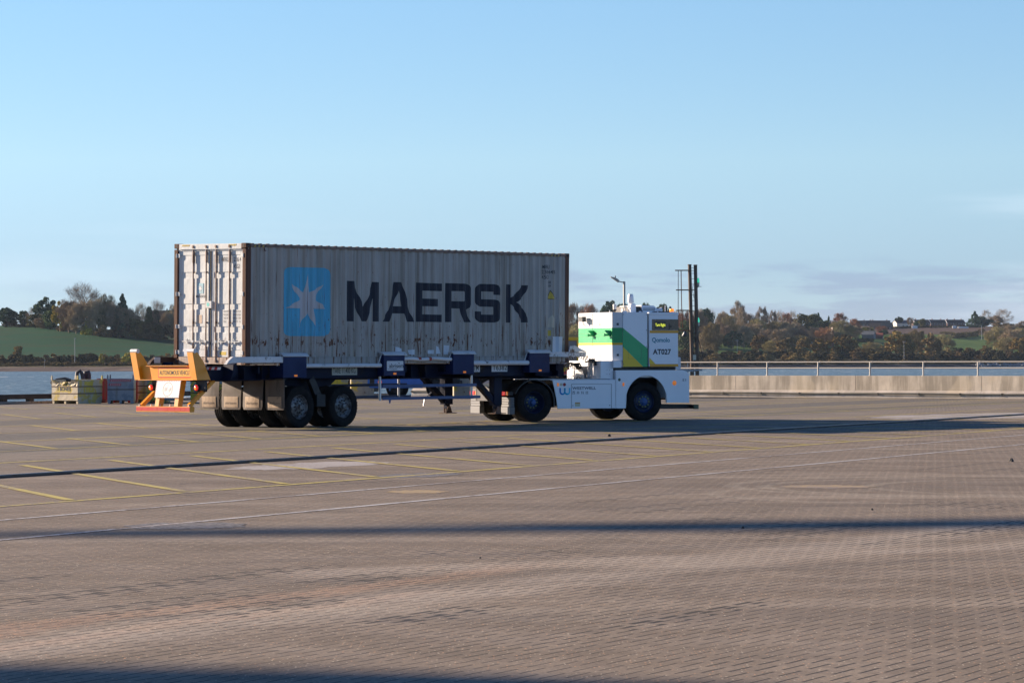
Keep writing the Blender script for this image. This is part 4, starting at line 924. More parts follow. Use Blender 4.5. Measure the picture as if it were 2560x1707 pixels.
# skirts and deck
for sy in (-1, 1):
    mb = MB(); mb.prism([(.55, 1.10), (2.415, 1.10), (2.415, .34), (.70, .34), (.665, .60), (.61, .85)], sy*1.22, sy*1.19)
    sk = mb.build('side_skirt', m_w, tt, bevel=.008)
    if sy < 0:
        q = MB()
        for a, b in (((1.109, .99), (2.29, .99)), ((1.109, .99), (1.109, .345)), ((2.29, .99), (2.29, .345))): q.bar((a[0], -1.2215, a[1]), (b[0], -1.2215, b[1]), .008)
        for x_ in (1.15, 2.24): q.disc(.014, (x_, -1.222, .42), 'y', 10)
        q.build('panel_seam', m_seam, sk)
        q = MB(); q.box(.685, .735, -1.232, -1.22, .935, 1.02); q.build('side_marker', m_amb, sk, bevel=.004)
        q = MB(); q.disc(.045, (.90, -1.2215, .978), 'y', 18); q.build('stop_button', flat('button_red', (.35, .02, .02), .4), sk)
        q = MB(); q.box(.76, .84, -1.223, -1.22, .945, 1.015, 0); q.box(1.21, 1.36, -1.223, -1.22, .40, .505, 0); q.box(1.21, 1.36, -1.2245, -1.223, .48, .503, 1); letters(q, 'CAUTION', (1.225, -1.226, .483), (1, 0, 0), (0, 0, 1), .12, .015, 0, 2)
        q.build('caution_label', [flat('label_cream', (.62, .58, .40), .5), m_or, c_blk], sk, fixn=False)
        # the linked double-u emblem, drawn as three rounded strokes shading from deep to light blue
        q = MB(); cols = [(.01, .22, .62), (.01, .35, .62), (.03, .50, .72), (.12, .62, .85)]; r_ = .052; st = .020
        for c_, cx in enumerate((.845, .985)):
            for hf in range(2):
                n_ = 8; P = []
                a0, a1 = (180, 270) if hf == 0 else (270, 360)
                for k in range(n_+1): a = R(a0+(a1-a0)*k/n_); P.append((cx+r_*1.32*math.cos(a), .795+r_*1.32*math.sin(a)))
                P = ([(cx-r_*1.32, .89)]+P) if hf == 0 else (P+[(cx+r_*1.32, .89)])
                q.tube([(x_, -1.219, z_) for x_, z_ in P], st*1.15, 8, mi=c_*2+hf)
        q.build('emblem', [flat('emblem_blue', cols[0], .4), flat('emblem_blue_mid', cols[1], .4), flat('emblem_teal', cols[2], .4), flat('emblem_sky', cols[3], .4)], sk)
        q = MB(); letters(q, 'WESTWELL', (1.13, -1.2225, .845), (1, 0, 0), (0, 0, 1), .70, .072, .02)
        letters(q, '西', (1.13, -1.2225, .72), (1, 0, 0), (0, 0, 1), .085, .082); letters(q, '井', (1.26, -1.2225, .72), (1, 0, 0), (0, 0, 1), .085, .082)
        letters(q, '科', (1.39, -1.2225, .72), (1, 0, 0), (0, 0, 1), .085, .082); letters(q, '技', (1.52, -1.2225, .72), (1, 0, 0), (0, 0, 1), .085, .082)
        q.build('lettering', flat('lettering_dark', (.05, .06, .10), .5), sk, fixn=False)
    mb = MB(); cx, cz = 3.34, .52; out = [(2.422, 1.35), (4.40, 1.35)]+[(4.40+.24*math.sin(R(a)), 1.19+.16*math.cos(R(a))) for a in (20, 45, 70, 90)]+[(4.64, .479), (3.963, .476)]
    out += [(cx+.625*math.cos(R(a)), cz+.69*math.sin(R(a))) for a in range(-4, 190, 9)]+[(2.73, .338), (2.422, .338)]
    # arch panel as strips above the opening so the faces stay simple
    vs = []; fs = []
    T_ = [(2.422, .338), (2.73, .338)]
    up = lambda x: 1.35 if x < 4.40 else 1.19+.16*math.sqrt(max(0, 1-((x-4.40)/.24)**2))
    def low(x):
        if x <= 2.724 or x >= 3.956: return .338 if x < 3 else .476
        return cz+.69*math.sqrt(max(0, 1-((x-cx)/.625)**2))
    xs = sorted(set([2.422, 2.715, 2.7151]+[cx-.625*math.cos(R(a)) for a in range(0, 181, 9)]+[3.9651, 4.2, 4.40]+[4.40+.24*math.sin(R(a)) for a in (15, 30, 45, 60, 75, 90)]))
    for x_ in xs:
        for y_ in (sy*1.22, sy*1.16): vs += [(x_, y_, low(x_)), (x_, y_, up(x_))]
    for i in range(len(xs)-1):
        a = 4*i; b = a+4; fs += [(a, b, b+1, a+1), (a+2, a+3, b+3, b+2), (a+1, b+1, b+3, a+3), (a, a+2, b+2, b)]
    e = 4*(len(xs)-1); fs += [(0, 1, 3, 2), (e, e+2, e+3, e+1)]
    mb.add(vs, fs); mb.bar((2.44, sy*1.2215, .345), (2.44, sy*1.2215, 1.33), .008)
    # rolled lip of the arch
    mb.tube([(cx+.632*math.cos(R(a)), sy*1.215, cz+.697*math.sin(R(a))) for a in range(0, 181, 9)], .014, 6)
    wp = mb.build('wheel_arch_panel', m_w, tt, smooth=True)
    if sy < 0:
        q = MB(); q.box(2.625, 2.675, -1.232, -1.22, .93, 1.02); q.build('side_marker', m_amb, wp, bevel=.004)
        q = MB(); q.lathe([(0, -1.22), (.065, -1.22), (.05, -1.235), (0, -1.238)], (4.19, 0, 1.005), 'y', 20); q.build('indicator', m_amb, wp, smooth=True)
        q = MB(); q.lathe([(0, -1.22), (.04, -1.22), (.036, -1.228), (0, -1.228)], (2.53, 0, 1.10), 'y', 18); q.build('key_switch', flat('switch_green', (.06, .10, .06), .5), wp)
        q = MB(); letters(q, 'E1', (4.44, -1.2225, 1.05), (1, 0, 0), (0, 0, 1), .10, .07); q.build('tiny_mark', c_txt, wp, fixn=False)
    mb = MB(); n_ = 14                                     # drive wheel fender
    pa = [(.01+.60*math.cos(R(a)), .52+.60*math.sin(R(a))) for a in range(-14, 158, 9)]; pb = [(.01+.572*math.cos(R(a)), .52+.572*math.sin(R(a))) for a in range(-14, 158, 9)]
    for i in range(len(pa)-1): mb.prism([pa[i], pa[i+1], pb[i+1], pb[i]], sy*1.24, sy*.60)
    mb.build('mudguard', flat('fender_black', (.018, .018, .020), .45), tt, smooth=True)
mb = MB(); mb.box(.50, 2.42, -1.20, 1.20, 1.085, 1.115); mb.build('deck', paint('deck_tread', (.5, .5, .5), .5, .3, dirt=(.2, .19, .18), damt=.4, dscale=8), tt, bevel=.006)
mb = MB(); mb.tube([(-.1+.17*k, -1.16, 1.118+.006*math.sin(k*2.1)) for k in range(15)], .016, 6); mb.build('cable_run', flat('rope_grey', (.45, .44, .42), .7), tt)
mb = MB(); mb.prism([(2.44, 1.345), (4.40, 1.345), (4.55, 1.30), (4.62, 1.19), (4.62, .60), (3.98, .60), (3.98, 1.16), (2.70, 1.16), (2.70, .60), (2.44, .60)], -1.165, 1.165)
mb.build('front_body', m_w, tt, bevel=.01)
mb = MB(); mb.box(2.70, 3.98, -1.14, -.60, 1.13, 1.162); mb.box(2.70, 3.98, .60, 1.14, 1.13, 1.162); mb.box(2.72, 3.96, -.62, -.58, .5, 1.15); mb.box(2.72, 3.96, .58, .62, .5, 1.15); mb.build('wheel_well', m_bk, tt)
mb = MB(); mb.box(2.43, 4.28, -1.12, 1.12, 1.346, 1.44); mb.build('cabin_plinth', m_bk, tt, bevel=.004)
mb = MB(); mb.box(3.75, 4.86, -.95, -.80, .31, .43); mb.box(3.75, 4.86, .80, .95, .31, .43); mb.box(4.80, 4.93, -1.15, 1.15, .31, .415); mb.build('front_bumper', m_bk, tt, bevel=.008)
mb = MB(); mb.box(4.80, 4.94, -1.20, -1.15, .30, .425); mb.build('bumper_end', paint('olive_rubber', (.13, .14, .08), .7), tt, bevel=.006)
# wheels
for j, (y, sg) in enumerate(((-1.07, -1), (-.73, 1), (.73, -1), (1.07, 1))): wheel(tt, (.03, y, .51), sg, .51, .30, kind='drive', seed=j)
for j, y in enumerate((-1.05, 1.05)): 
    wq = wheel(tt, (3.29, y, .51), -1 if y < 0 else 1, .51, .31, kind='steer', seed=j*2); wq.rotation_euler = (0, .4*j, R(-3))
# cabin
fp = [(2.413, .95), (2.413, -1.03), (2.633, -1.22), (2.70, -1.22), (2.70, 1.10), (2.633, 1.10)]
mb = MB(); mb.prism([(2.413, 1.0), (2.413, -1.03), (2.63, -1.215), (3.378, -1.215), (3.378, 1.215), (2.63, 1.215)], 1.605, 2.90, 'z')
mb.box(2.640, 3.378, -1.215, 1.215, 1.442, 1.60)
c1 = mb.build('rear_cabin', m_w, tt, bevel=.006)
mb = MB(); mb.box(3.43, 4.308, -1.215, 1.215, 1.442, 2.895); c2 = mb.build('front_cabin', m_w, tt, bevel=.012)
mb = MB(); mb.box(3.36, 3.44, -1.15, 1.15, 1.442, 2.86); mb.build('cabin_gap', m_bk, tt)
mb = MB(); mb.box(3.425, 4.32, -1.225, 1.225, 2.83, 2.90); mb.build('roof_edge', m_w, c2, bevel=.008)
# bands painted on the rear cabin: rear, chamfer and side
def band(z0, z1, mat, name, o=.003):
    mb = MB(); n = (2.633-2.413, 1.22-1.03); ln = math.hypot(*n); cn = (-n[1]/ln*o, -n[0]/ln*o)
    mb.add([(2.413-o, .99, z0), (2.413-o, -1.03, z0), (2.413-o, -1.03, z1), (2.413-o, .99, z1)], [(0, 1, 2, 3)])
    mb.add([(2.413-o, -1.03-.0, z0), (2.63, -1.215-o, z0), (2.63, -1.215-o, z1), (2.413-o, -1.03, z1)], [(0, 1, 2, 3)])
    return mb.build(name, mat, c1, fixn=False)
band(2.085, 2.485, m_gr, 'green_band'); band(2.025, 2.084, m_yl, 'yellow_band')
Y_ = -1.2185
mb = MB(); mb.add([(2.634, Y_, 2.485), (3.376, Y_, 1.935), (3.376, Y_, 1.445), (3.245, Y_, 1.445), (2.634, Y_, 1.985)], [(4, 3, 2, 1, 0)]); mb.build('green_band', m_gr, c1, fixn=False)
mb = MB(); mb.add([(2.642, Y_, 1.975), (3.24, Y_, 1.445), (2.642, Y_, 1.445)], [(0, 2, 1)]); mb.build('yellow_band', m_yl, c1, fixn=False)
mb = MB()
for z in (2.34, 2.26, 2.13): 
    mb.bar((2.409, .95, z), (2.409, -1.0, z), .006)
mb.bar((2.409, .138, 1.61), (2.409, .138, 2.89), .007); mb.bar((2.409, .96, 2.84), (2.409, -1.0, 2.84), .006)
for x_ in (2.66, 3.35):
    for z in (1.52, 1.98, 2.42, 2.84): mb.disc(.012, (x_, Y_-.002, z), 'y', 8)
mb.bar((2.636, -1.2185, 1.45), (2.636, -1.2185, 2.89), .006)
mb.bar((2.80, Y_-.001, 1.66), (3.20, Y_-.001, 1.66), .004); mb.bar((2.80, Y_-.001, 1.66), (2.80, Y_-.001, 1.94), .004); mb.bar((3.20, Y_-.001, 1.66), (3.20, Y_-.001, 1.94), .004)
mb.build('panel_seam', m_seam, c1)
mb = MB()
for (y0, y1) in ((.74, .28), (.06, -.08)):
    for k in range(12): mb.box(2.405, 2.413, y0, y1, 1.66+k*.024, 1.668+k*.024)
mb.build('vent_grille', flat('vent_shadow', (.30, .28, .26), .6), c1)
for y, z in ((-.31, 2.58), (-.31, 1.74)):
    mb = MB(); mb.box(2.404, 2.413, y-.02, y+.025, z-.03, z+.03); mb.build('latch', m_seam, c1)
for z in (2.58, 1.76):
    mb = MB(); c_ = Vector((2.53, -1.135, z)); d_ = Vector((.757, -.653, 0)); nn_ = Vector((-.653, -.757, 0))
    P = [c_+d_*a+Vector((0, 0, b))+nn_*.008 for a, b in ((-.03, -.03), (.03, -.03), (.03, .03), (-.03, .03))]; mb.add(P, [(0, 1, 2, 3)]); mb.build('latch', m_seam, c1, fixn=False)
for y in (.13, -.86):
    mb = MB(); mb.prism([(2.413, 2.42), (2.26, 2.42), (2.24, 2.40), (2.413, 2.25)], y-.075, y-.06); mb.box(2.25, 2.413, y-.07, y+.12, 2.405, 2.42); mb.box(2.25, 2.28, y-.02, y+.12, 2.26, 2.33); mb.box(2.27, 2.413, y+.0, y+.02, 2.27, 2.32)
    mb.build('lidar_bracket', m_gr, c1, bevel=.004)
mb = MB(); mb.box(2.22, 2.34, .38, .60, 2.66, 2.80); 
for k in range(3): mb.box(2.215, 2.22, .40+k*.065, .445+k*.065, 2.72, 2.78)
mb.tube([(2.3, .5, 2.66), (2.30, .46, 2.58), (2.33, .36, 2.55)], .012, 6); mb.build('camera_unit', flat('camera_grey', (.05, .055, .06), .5), c1, bevel=.006)
mb = MB(); mb.add([(2.411, .36, 2.60), (2.411, .30, 2.62), (2.411, .28, 2.53), (2.411, .33, 2.52)], [(0, 1, 2, 3)]); mb.build('camera_label', flat('label_violet', (.25, .22, .5), .5), c1, fixn=False)
# front cabin dress
mb = MB(); mb.box(3.446, 4.309, -1.2185, -1.2165, 2.344, 2.413); mb.box(3.446, 4.309, -1.2185, -1.2165, 1.445, 1.515); mb.build('orange_band', m_or, c2)
mb = MB(); mb.add([(3.434, Y_, 1.69), (3.434, Y_, 1.516), (3.62, Y_, 1.516)], [(0, 1, 2)]); mb.build('yellow_corner', m_yl, c2, fixn=False)
mb = MB(); mb.box(3.516, 4.311, -1.222, -1.2165, 2.42, 2.714); ds = mb.build('display_window', m_gl, c2)
mb = MB(); mb.box(3.60, 3.93, -1.2245, -1.222, 2.475, 2.65); mb.build('display_panel', flat('display_grey', (.045, .045, .045), .4), ds)
mb = MB(); letters(mb, 'Turn Right', (3.615, -1.227, 2.50), (1, 0, 0), (0, 0, 1), .30, .105, .012); mb.build('display_text', lamp_mat('led_yellow', (.75, .80, .06), .55), ds, fixn=False)
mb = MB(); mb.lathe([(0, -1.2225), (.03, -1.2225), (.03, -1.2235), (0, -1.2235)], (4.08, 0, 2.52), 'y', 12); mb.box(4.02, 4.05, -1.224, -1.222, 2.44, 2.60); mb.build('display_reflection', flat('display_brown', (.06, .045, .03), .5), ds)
mb = MB(); letters(mb, 'Qomolo', (3.515, -1.2185, 2.075), (1, 0, 0), (0, 0, 1), .54, .15, .022); mb.build('maker_lettering', flat('teal_lettering', (.005, .24, .33), .4), c2, fixn=False)
mb = MB(); letters(mb, 'AT027', (3.54, -1.2185, 1.768), (1, 0, 0), (0, 0, 1), .55, .15, .03); mb.build('fleet_number', flat('number_black', (.03, .035, .045), .5), c2, fixn=False)
# roof gear
mb = MB(); mb.lathe([(0, 3.17), (.085, 3.17), (.092, 3.185), (.068, 3.385), (.060, 3.40), (0, 3.40)], (3.19, -.6, 0), 'z', 24); mb.lathe([(0, 3.1), (.05, 3.1), (.05, 3.18), (0, 3.18)], (3.19, -.6, 0), 'z', 14)
mb.build('lidar_can', m_w, tt, smooth=True)
mb = MB()
for y in (-.66, -.56):
    mb.prism([(3.14, 2.90)]+[(3.225+.085*math.cos(R(a)), 3.07+.085*math.sin(R(a))) for a in range(180, -1, -20)]+[(3.31, 2.90)], y-.03, y+.03)
mb.build('lidar_bracket', m_w, tt, bevel=.01)
mb = MB(); mb.lathe([(0, 2.98), (.045, 2.98), (.05, 3.0), (.05, 3.11), (.045, 3.12), (0, 3.12)], (2.71, -.6, 0), 'z', 18); bl = mb.build('beacon', NT('frosted_lens').fin((.75, .73, .68), .3), tt, smooth=True)
mb = MB(); mb.lathe([(0, 2.90), (.02, 2.90), (.02, 2.93), (.05, 2.96), (.05, 2.982), (0, 2.982)], (2.71, -.6, 0), 'z', 14); mb.build('beacon_base', m_bk, bl)
mb = MB(); mb.lathe([(0, 2.925), (.062, 2.925), (.062, 2.99), (.055, 3.01), (0, 3.012)], (4.44, -.6, 0), 'z', 20); ab = mb.build('amber_beacon', lamp_mat('beacon_amber', (.95, .25, .01), .5), tt, smooth=True)
mb = MB(); mb.lathe([(0, 2.90), (.07, 2.90), (.07, 2.926), (0, 2.926)], (4.44, -.6, 0), 'z', 18); mb.build('beacon_base', m_w, ab)
mb = MB(); mb.lathe([(0, 3.03), (.06, 3.035), (.065, 3.05), (.045, 3.07), (0, 3.075)], (3.02, -.6, 0), 'z', 18); mb.lathe([(0, 2.90), (.02, 2.90), (.02, 3.035), (0, 3.035)], (3.02, -.6, 0), 'z', 10); mb.box(3.0, 3.09, -.5, -.4, 2.9, 3.02); mb.build('antenna_dome', flat('antenna_cream', (.6, .58, .52), .5), tt, smooth=True)
mb = MB(); mb.lathe([(0, 2.9), (.08, 2.9), (.06, 2.935), (0, 2.95)], (2.93, -.75, 0), 'z', 16); mb.lathe([(0, 2.9), (.04, 2.9), (.036, 2.93), (0, 2.945)], (3.35, -.85, 0), 'z', 14); mb.build('sensor_dome', m_w, tt, smooth=True)
mb = MB(); mb.prism([(3.50, 3.10), (3.56, 2.90), (4.02, 2.90), (4.0, 3.0), (3.90, 3.09)], -.62, .7); ac = mb.build('air_conditioner', m_w, tt, bevel=.02)
mb = MB()
for k in range(14):
    for r_ in range(2): mb.box(3.56+k*.026, 3.574+k*.026, -.6225, -.619, 2.955+r_*.045, 2.985+r_*.045)
mb.build('louvre', m_bk, ac)
mb = MB(); mb.prism([(3.30, 2.90), (3.30, 3.07), (3.50, 3.07), (3.545, 2.90)], -.56, .6); mb.build('condenser', flat('condenser_dark', (.05, .048, .045), .6), tt)
mb = MB(); mb.lathe([(0, 0), (.035, 0), (.04, .10), (.075, .19), (.0, .20)], (3.93, -.6, 2.975), 'x', 16); mb.box(3.90, 3.96, -.66, -.54, 2.90, 2.98); mb.tube([(3.92, -.6, 2.98), (3.85, -.6, 2.95), (3.83, -.6, 2.90)], .014, 6); mb.build('horn_speaker', m_w, tt, smooth=True)
mb = MB(); mb.lathe([(0, 2.9), (.01, 2.9), (.01, 3.10), (0, 3.10)], (4.24, -.6, 0), 'z', 8); mb.lathe([(0, 2.9), (.018, 2.9), (.008, 2.96), (0, 2.96)], (3.86, -.9, 0), 'z', 8); mb.lathe([(0, 2.9), (.012, 2.9), (.012, 2.96), (0, 2.96)], (2.56, -.6, 0), 'z', 8); mb.build('aerial', m_w, tt)
mb = MB(); mb.tube([(3.80, -.7, 2.91), (3.95, -.72, 2.93), (4.1, -.7, 2.915), (4.36, -.66, 2.915)], .012, 6); mb.build('roof_cable', m_bk, tt)
# equipment box behind the cabin, air pedestal and coiled hoses
mb = MB(); mb.box(2.03, 2.412, -1.10, .80, 1.116, 1.604); eb = mb.build('equipment_box', m_w, tt, bevel=.008)
mb = MB(); mb.box(1.99, 2.03, .46, .86, 1.116, 1.36); mb.build('low_box', m_w, eb, bevel=.01)
mb = MB()
for i in range(5):
    for j in range(4): mb.disc(.008, (2.027, .46-i*.06, 1.40+j*.03), 'x', 6)
for x_ in (2.22, 2.30):
    for z_ in (1.25, 1.36): mb.disc(.010, (x_, -1.1025, z_), 'y', 6)
mb.build('vent_hole', m_seam, eb)
mb = MB(); mb.box(2.36, 2.60, -1.21, -1.10, 1.42, 1.60); mb.build('step_block', m_w, tt, bevel=.004)
mb = MB(); mb.prism([(-.42, 1.117), (.22, 1.117), (.02, 1.46), (-.22, 1.46)], 1.90, 1.97, 'x'); mb.prism([(-.42, 1.117), (-.22, 1.46), (-.22, 1.46)], 1.90, 2.03, 'x'); mb.build('hose_pedestal', paint('pedestal_grey', (.42, .43, .44), .5), tt, bevel=.006)
mb = MB(); mb.box(1.84, 1.90, -.19, -.11, 1.38, 1.46); mb.box(1.84, 1.90, -.06, .02, 1.37, 1.45); mb.build('coupling', m_bk, tt, bevel=.006)
def coil(a, m, b, r, turns, w_, mat, name, n=None):
    """coiled hose sagging from a over m to b"""
    a, m, b = Vector(a), Vector(m), Vector(b); P = []; N = int(turns*9)
    for i in range(N+1):
        t = i/N; p = a*(1-t)**2+m*2*t*(1-t)+b*t*t; d = ((m-a)*(1-t)+(b-m)*t).normalized(); x_ = d.cross(Vector((0, 0, 1))).normalized(); y_ = d.cross(x_)
        wob = 1+.35*math.sin(t*17); an = 2*math.pi*turns*t; e = min(1, t*12, (1-t)*12); P.append(p+(x_*math.cos(an)+y_*math.sin(an))*r*wob*e)
    mb = MB(); mb.tube(P, w_*1.7, 5); o = mb.build(name, mat, tt, smooth=True); return o
m_hose = flat('hose_black', (.015, .015, .016), .5)
coil((2.0, -.55, 1.60), (1.65, -.1, 1.95), (1.20, .35, 1.32), .060, 17, .0055, m_hose, 'coiled_hose')
coil((1.88, -.12, 1.44), (1.70, -.05, 1.66), (1.05, .15, 1.20), .050, 24, .007, m_hose, 'coiled_hose')
coil((1.88, .0, 1.42), (1.6, .0, 1.50), (1.02, .2, 1.16), .055, 15, .005, flat('hose_grey', (.20, .20, .20), .5), 'coiled_hose')
coil((1.45, .06, 1.30), (1.35, .08, 1.27), (1.25, .12, 1.22), .065, 4, .006, flat('hose_ochre', (.5, .25, .03), .5), 'coiled_hose')
coil((2.0, -.52, 1.58), (1.98, -.50, 1.35), (1.97, -.48, 1.13), .035, 12, .010, flat('hose_white', (.7, .68, .64), .5), 'coiled_hose')
coil((1.95, -.2, 1.15), (.9, .2, 1.1), (.3, .3, 1.18), .05, 14, .006, m_hose, 'coiled_hose')
mb = MB(); mb.tube([(1.92, -.02, 1.46), (1.80, .05, 1.52), (1.72, .02, 1.50)], .022, 6); mb.tube([(1.92, -.15, 1.46), (1.85, -.2, 1.54), (1.76, -.1, 1.52)], .022, 6); mb.box(1.93, 2.03, -.78, -.60, 1.56, 1.66); mb.box(1.95, 2.01, -.90, -.82, 1.48, 1.60); mb.tube([(1.98, -.62, 1.6), (1.96, -.48, 1.58), (1.9, -.42, 1.56)], .018, 6); mb.build('gladhand', m_hose, tt, bevel=.004)
# rear lamps and bumper blocks
for sy in (-1, 1):
    ya, yb = (-.70, -1.26) if sy < 0 else (1.26, .66)
    mb = MB(); mb.box(-.72, -.62, ya, yb, .70, .80); l = mb.build('lamp_housing', m_bk, tt)
    q = MB(); q.box(-.735, -.72, ya-.02, ya-.30*(1), .70, .80); q.build('tail_lamp', m_red, l, bevel=.006)
    q = MB(); q.box(-.735, -.72, ya-.36, ya-.46, .70, .80); q.build('indicator', m_amb, l, bevel=.006)
    mb = MB()
    for k in range(4): mb.box(-.70-.008*(k % 2), -.58, ya, yb, .40+k*.064, .458+k*.064)
    mb.box(-.72, -.58, ya-.02, yb-.02, .205, .392); mb.build('bumper_block', m_gry, tt, bevel=.008)
mb = MB(); mb.tube([(.45, .15, .82), (.45, .75, .82)], .17, 16); mb.build('air_tank', flat('tank_blue', (.04, .35, .75), .35), tt, smooth=True)
# parts that stand out in front of the hull
mb = MB(); mb.box(4.32, 4.56, -.9, -.1, 1.36, 1.70); mb.build('front_sensor_box', paint('chipped_white', (.7, .71, .72), .5, dirt=(.1, .08, .07), damt=.35, dscale=10), tt, bevel=.02)
mb = MB(); mb.box(4.3, 5.02, -.75, .2, 1.305, 1.325); mb.box(4.6, 4.84, -.5, -.3, 1.17, 1.20); mb.box(4.62, 4.86, -.5, -.3, 1.08, 1.11); mb.build('front_shelf', flat('shelf_grey', (.35, .37, .39), .5), tt)
# ================================================================== things standing on and beside the quay
# ---- sea wall with its railing
wd = Vector((2.08, -1.63, 0)).normalized(); wa = math.atan2(wd.y, wd.x)
W0 = Vector((9.15, 142.0, 0)); LW0, LW1 = -17.5, 46
sw = empty('sea_wall', W0, wa, 'long low weathered concrete wall along the quay edge below the tubular railing', 'wall')
def conc(name, col, drk=.6, wet=True):
    t = NT(name); n = t.noise(t.co((1.2, 1.2, 1.2)), 1, 7, .65); st = t.noise(t.co((1.6, 1.6, .18), loc=(3, 0, 0)), 1, 6, .65)
    c = t.mix(t.rng(n, .35, .65), col, tuple(x*.72 for x in col)); c = t.mix(t.sss(st, .40, .60, 0, drk*1.2), c, (.19, .165, .125))
    pl = t.noise(t.co((.35, .35, .35), loc=(7, 0, 0)), 1, 3); c = t.mix(t.sss(pl, .55, .6, 0, .45), c, (.50, .42, .30))
    g_ = t.noise(t.co((1, 1, 1)), 45, 4, .7); sp_ = t.sss(g_, .62, .7, 0, .5); c = t.mix(sp_, c, tuple(x*.5 for x in col))
    return t.fin(c, .85, 0, g_, .4, .01)
m_con = conc('sea_wall_concrete', (.56, .49, .39)); m_con2 = conc('wall_foot_concrete', (.46, .42, .37), .3)
mb = MB(); x = LW0
while x < LW1: L_ = min(6.2, LW1-x); mb.box(x, x+L_-.012, -.17, .17, .34, .955); x += L_
mb.build('parapet', m_con, sw, bevel=.012)
mb = MB(); x = LW0
rnd = random.Random(8)
while x < LW1: mb.prism([(-.30, 0), (-.30, .24), (-.17, .34), (.17, .34), (.17, 0)], x, x+3.1, 'x'); x += 3.1
mb.build('wall_foot', m_con2, sw, bevel=.01)
mb = MB()
for z, s_ in ((.20, 0), (.165, 2)): mb.tube([(LW0+1.2*k, -.335-.01*s_, z+.012*math.sin(k*.9+s_)) for k in range(int((LW1-LW0)/1.2)+1)], .016, 6)
mb.build('conduit', flat('conduit_dark', (.04, .045, .04), .6), sw)
mb = MB()
for k in range(32): mb.box(LW0+2.0*k, LW0+2.0*k+.06, -.36, -.31, .13, .23)
mb.build('conduit_clip', m_blk, sw)
m_galv = paint('galvanised_tube', (.46, .43, .38), .5, .35, .15, 3)
rl = empty('tubular_railing', W0, wa, 'galvanised two-bar tubular railing along the top of the concrete sea wall', 'railing')
sp_ = 2.642
for z in (1.545, 1.285): mb = MB(); mb.tube([(LW0, 0, z), (LW1, 0, z)], .03, 12); mb.build('rail', m_galv, rl, smooth=True)
for k in range(-6, 18):
    mb = MB(); mb.tube([(k*sp_, 0, .955), (k*sp_, 0, 1.545)], .035, 12); mb.lathe([(0, .955), (.07, .955), (.07, .975), (0, .975)], (k*sp_, 0, 0), 'z', 10)
    mb.lathe([(.034, 1.26), (.046, 1.26), (.046, 1.31), (.034, 1.31)], (k*sp_, 0, 0), 'z', 10); mb.tube([(k*sp_+.05, 0, 1.545), (k*sp_+.14, 0, 1.545)], .038, 8)
    mb.build('post', m_galv, rl, smooth=True)
# ---- timber kerb at the open quay edge on the left
m_tarb = paint('tarred_timber', (.018, .018, .018), .7); m_oldt = paint('bleached_timber', (.30, .24, .19), .8, dirt=(.1, .07, .05), damt=.4)
e0 = Vector((-19.9, 121.5, 0)); e1 = Vector((-96, -50, 0)); ed = (e1-e0).normalized()
kb = empty('quay_kerb', e0+Vector((-.25, .1, 0)), math.atan2(ed.y, ed.x), 'black tarred timber kerb running along the open quay edge at left', 'kerb')
mb = MB(); mb.box(-34, 130, -.20, .08, .17, .36); 
for k in range(-10, 60): mb.box(k*1.9+.3, k*1.9+.62, -.16, .04, 0, .17)
kb.rotation_euler = (0, 0, math.atan2(ed.y, ed.x)); mb.build('kerb_beam', m_tarb, kb, bevel=.012)
mb = MB(); mb.box(-34, 130, .28, .55, 0, .09); mb.build('kerb_sill', m_oldt, kb, bevel=.01)
# ---- steel stillages (bins)
def bin_mat(name, base, other, amt, seed):
    t = NT(name); v = t.co((1, 1, 1), loc=(seed, seed*.3, 0)); n = t.noise(v, 2.6, 6, .65); c = t.mix(t.sss(n, .56-amt*.2, .60-amt*.16), base, other)
    r = t.noise(t.co((1, 1, 1), loc=(seed+5, 0, 0)), 7, 6, .7); c = t.mix(t.sss(r, .60, .68), c, (.12, .055, .03))
    st = t.noise(t.co((3, 3, .3)), 1.5, 5); c = t.mix(t.sss(st, .5, .75, 0, .5), c, (.16, .12, .08)); d = t.noise(v, 3.5, 3)
    return t.fin(c, .65, 0, d, .5, .03)
b_cream = bin_mat('bin_cream', (.46, .40, .28), (.50, .38, .09), .20, 1); b_grey = bin_mat('bin_blue_grey', (.27, .29, .31), (.20, .22, .25), .3, 4); b_red = bin_mat('bin_red', (.46, .028, .018), (.38, .02, .015), .3, 6)
b_yg = bin_mat('bin_grey_yellow', (.20, .23, .24), (.42, .35, .03), .50, 9); m_yp = paint('stencil_yellow', (.62, .46, .05), .6, dirt=(.42, .38, .30), damt=.45, dscale=9)
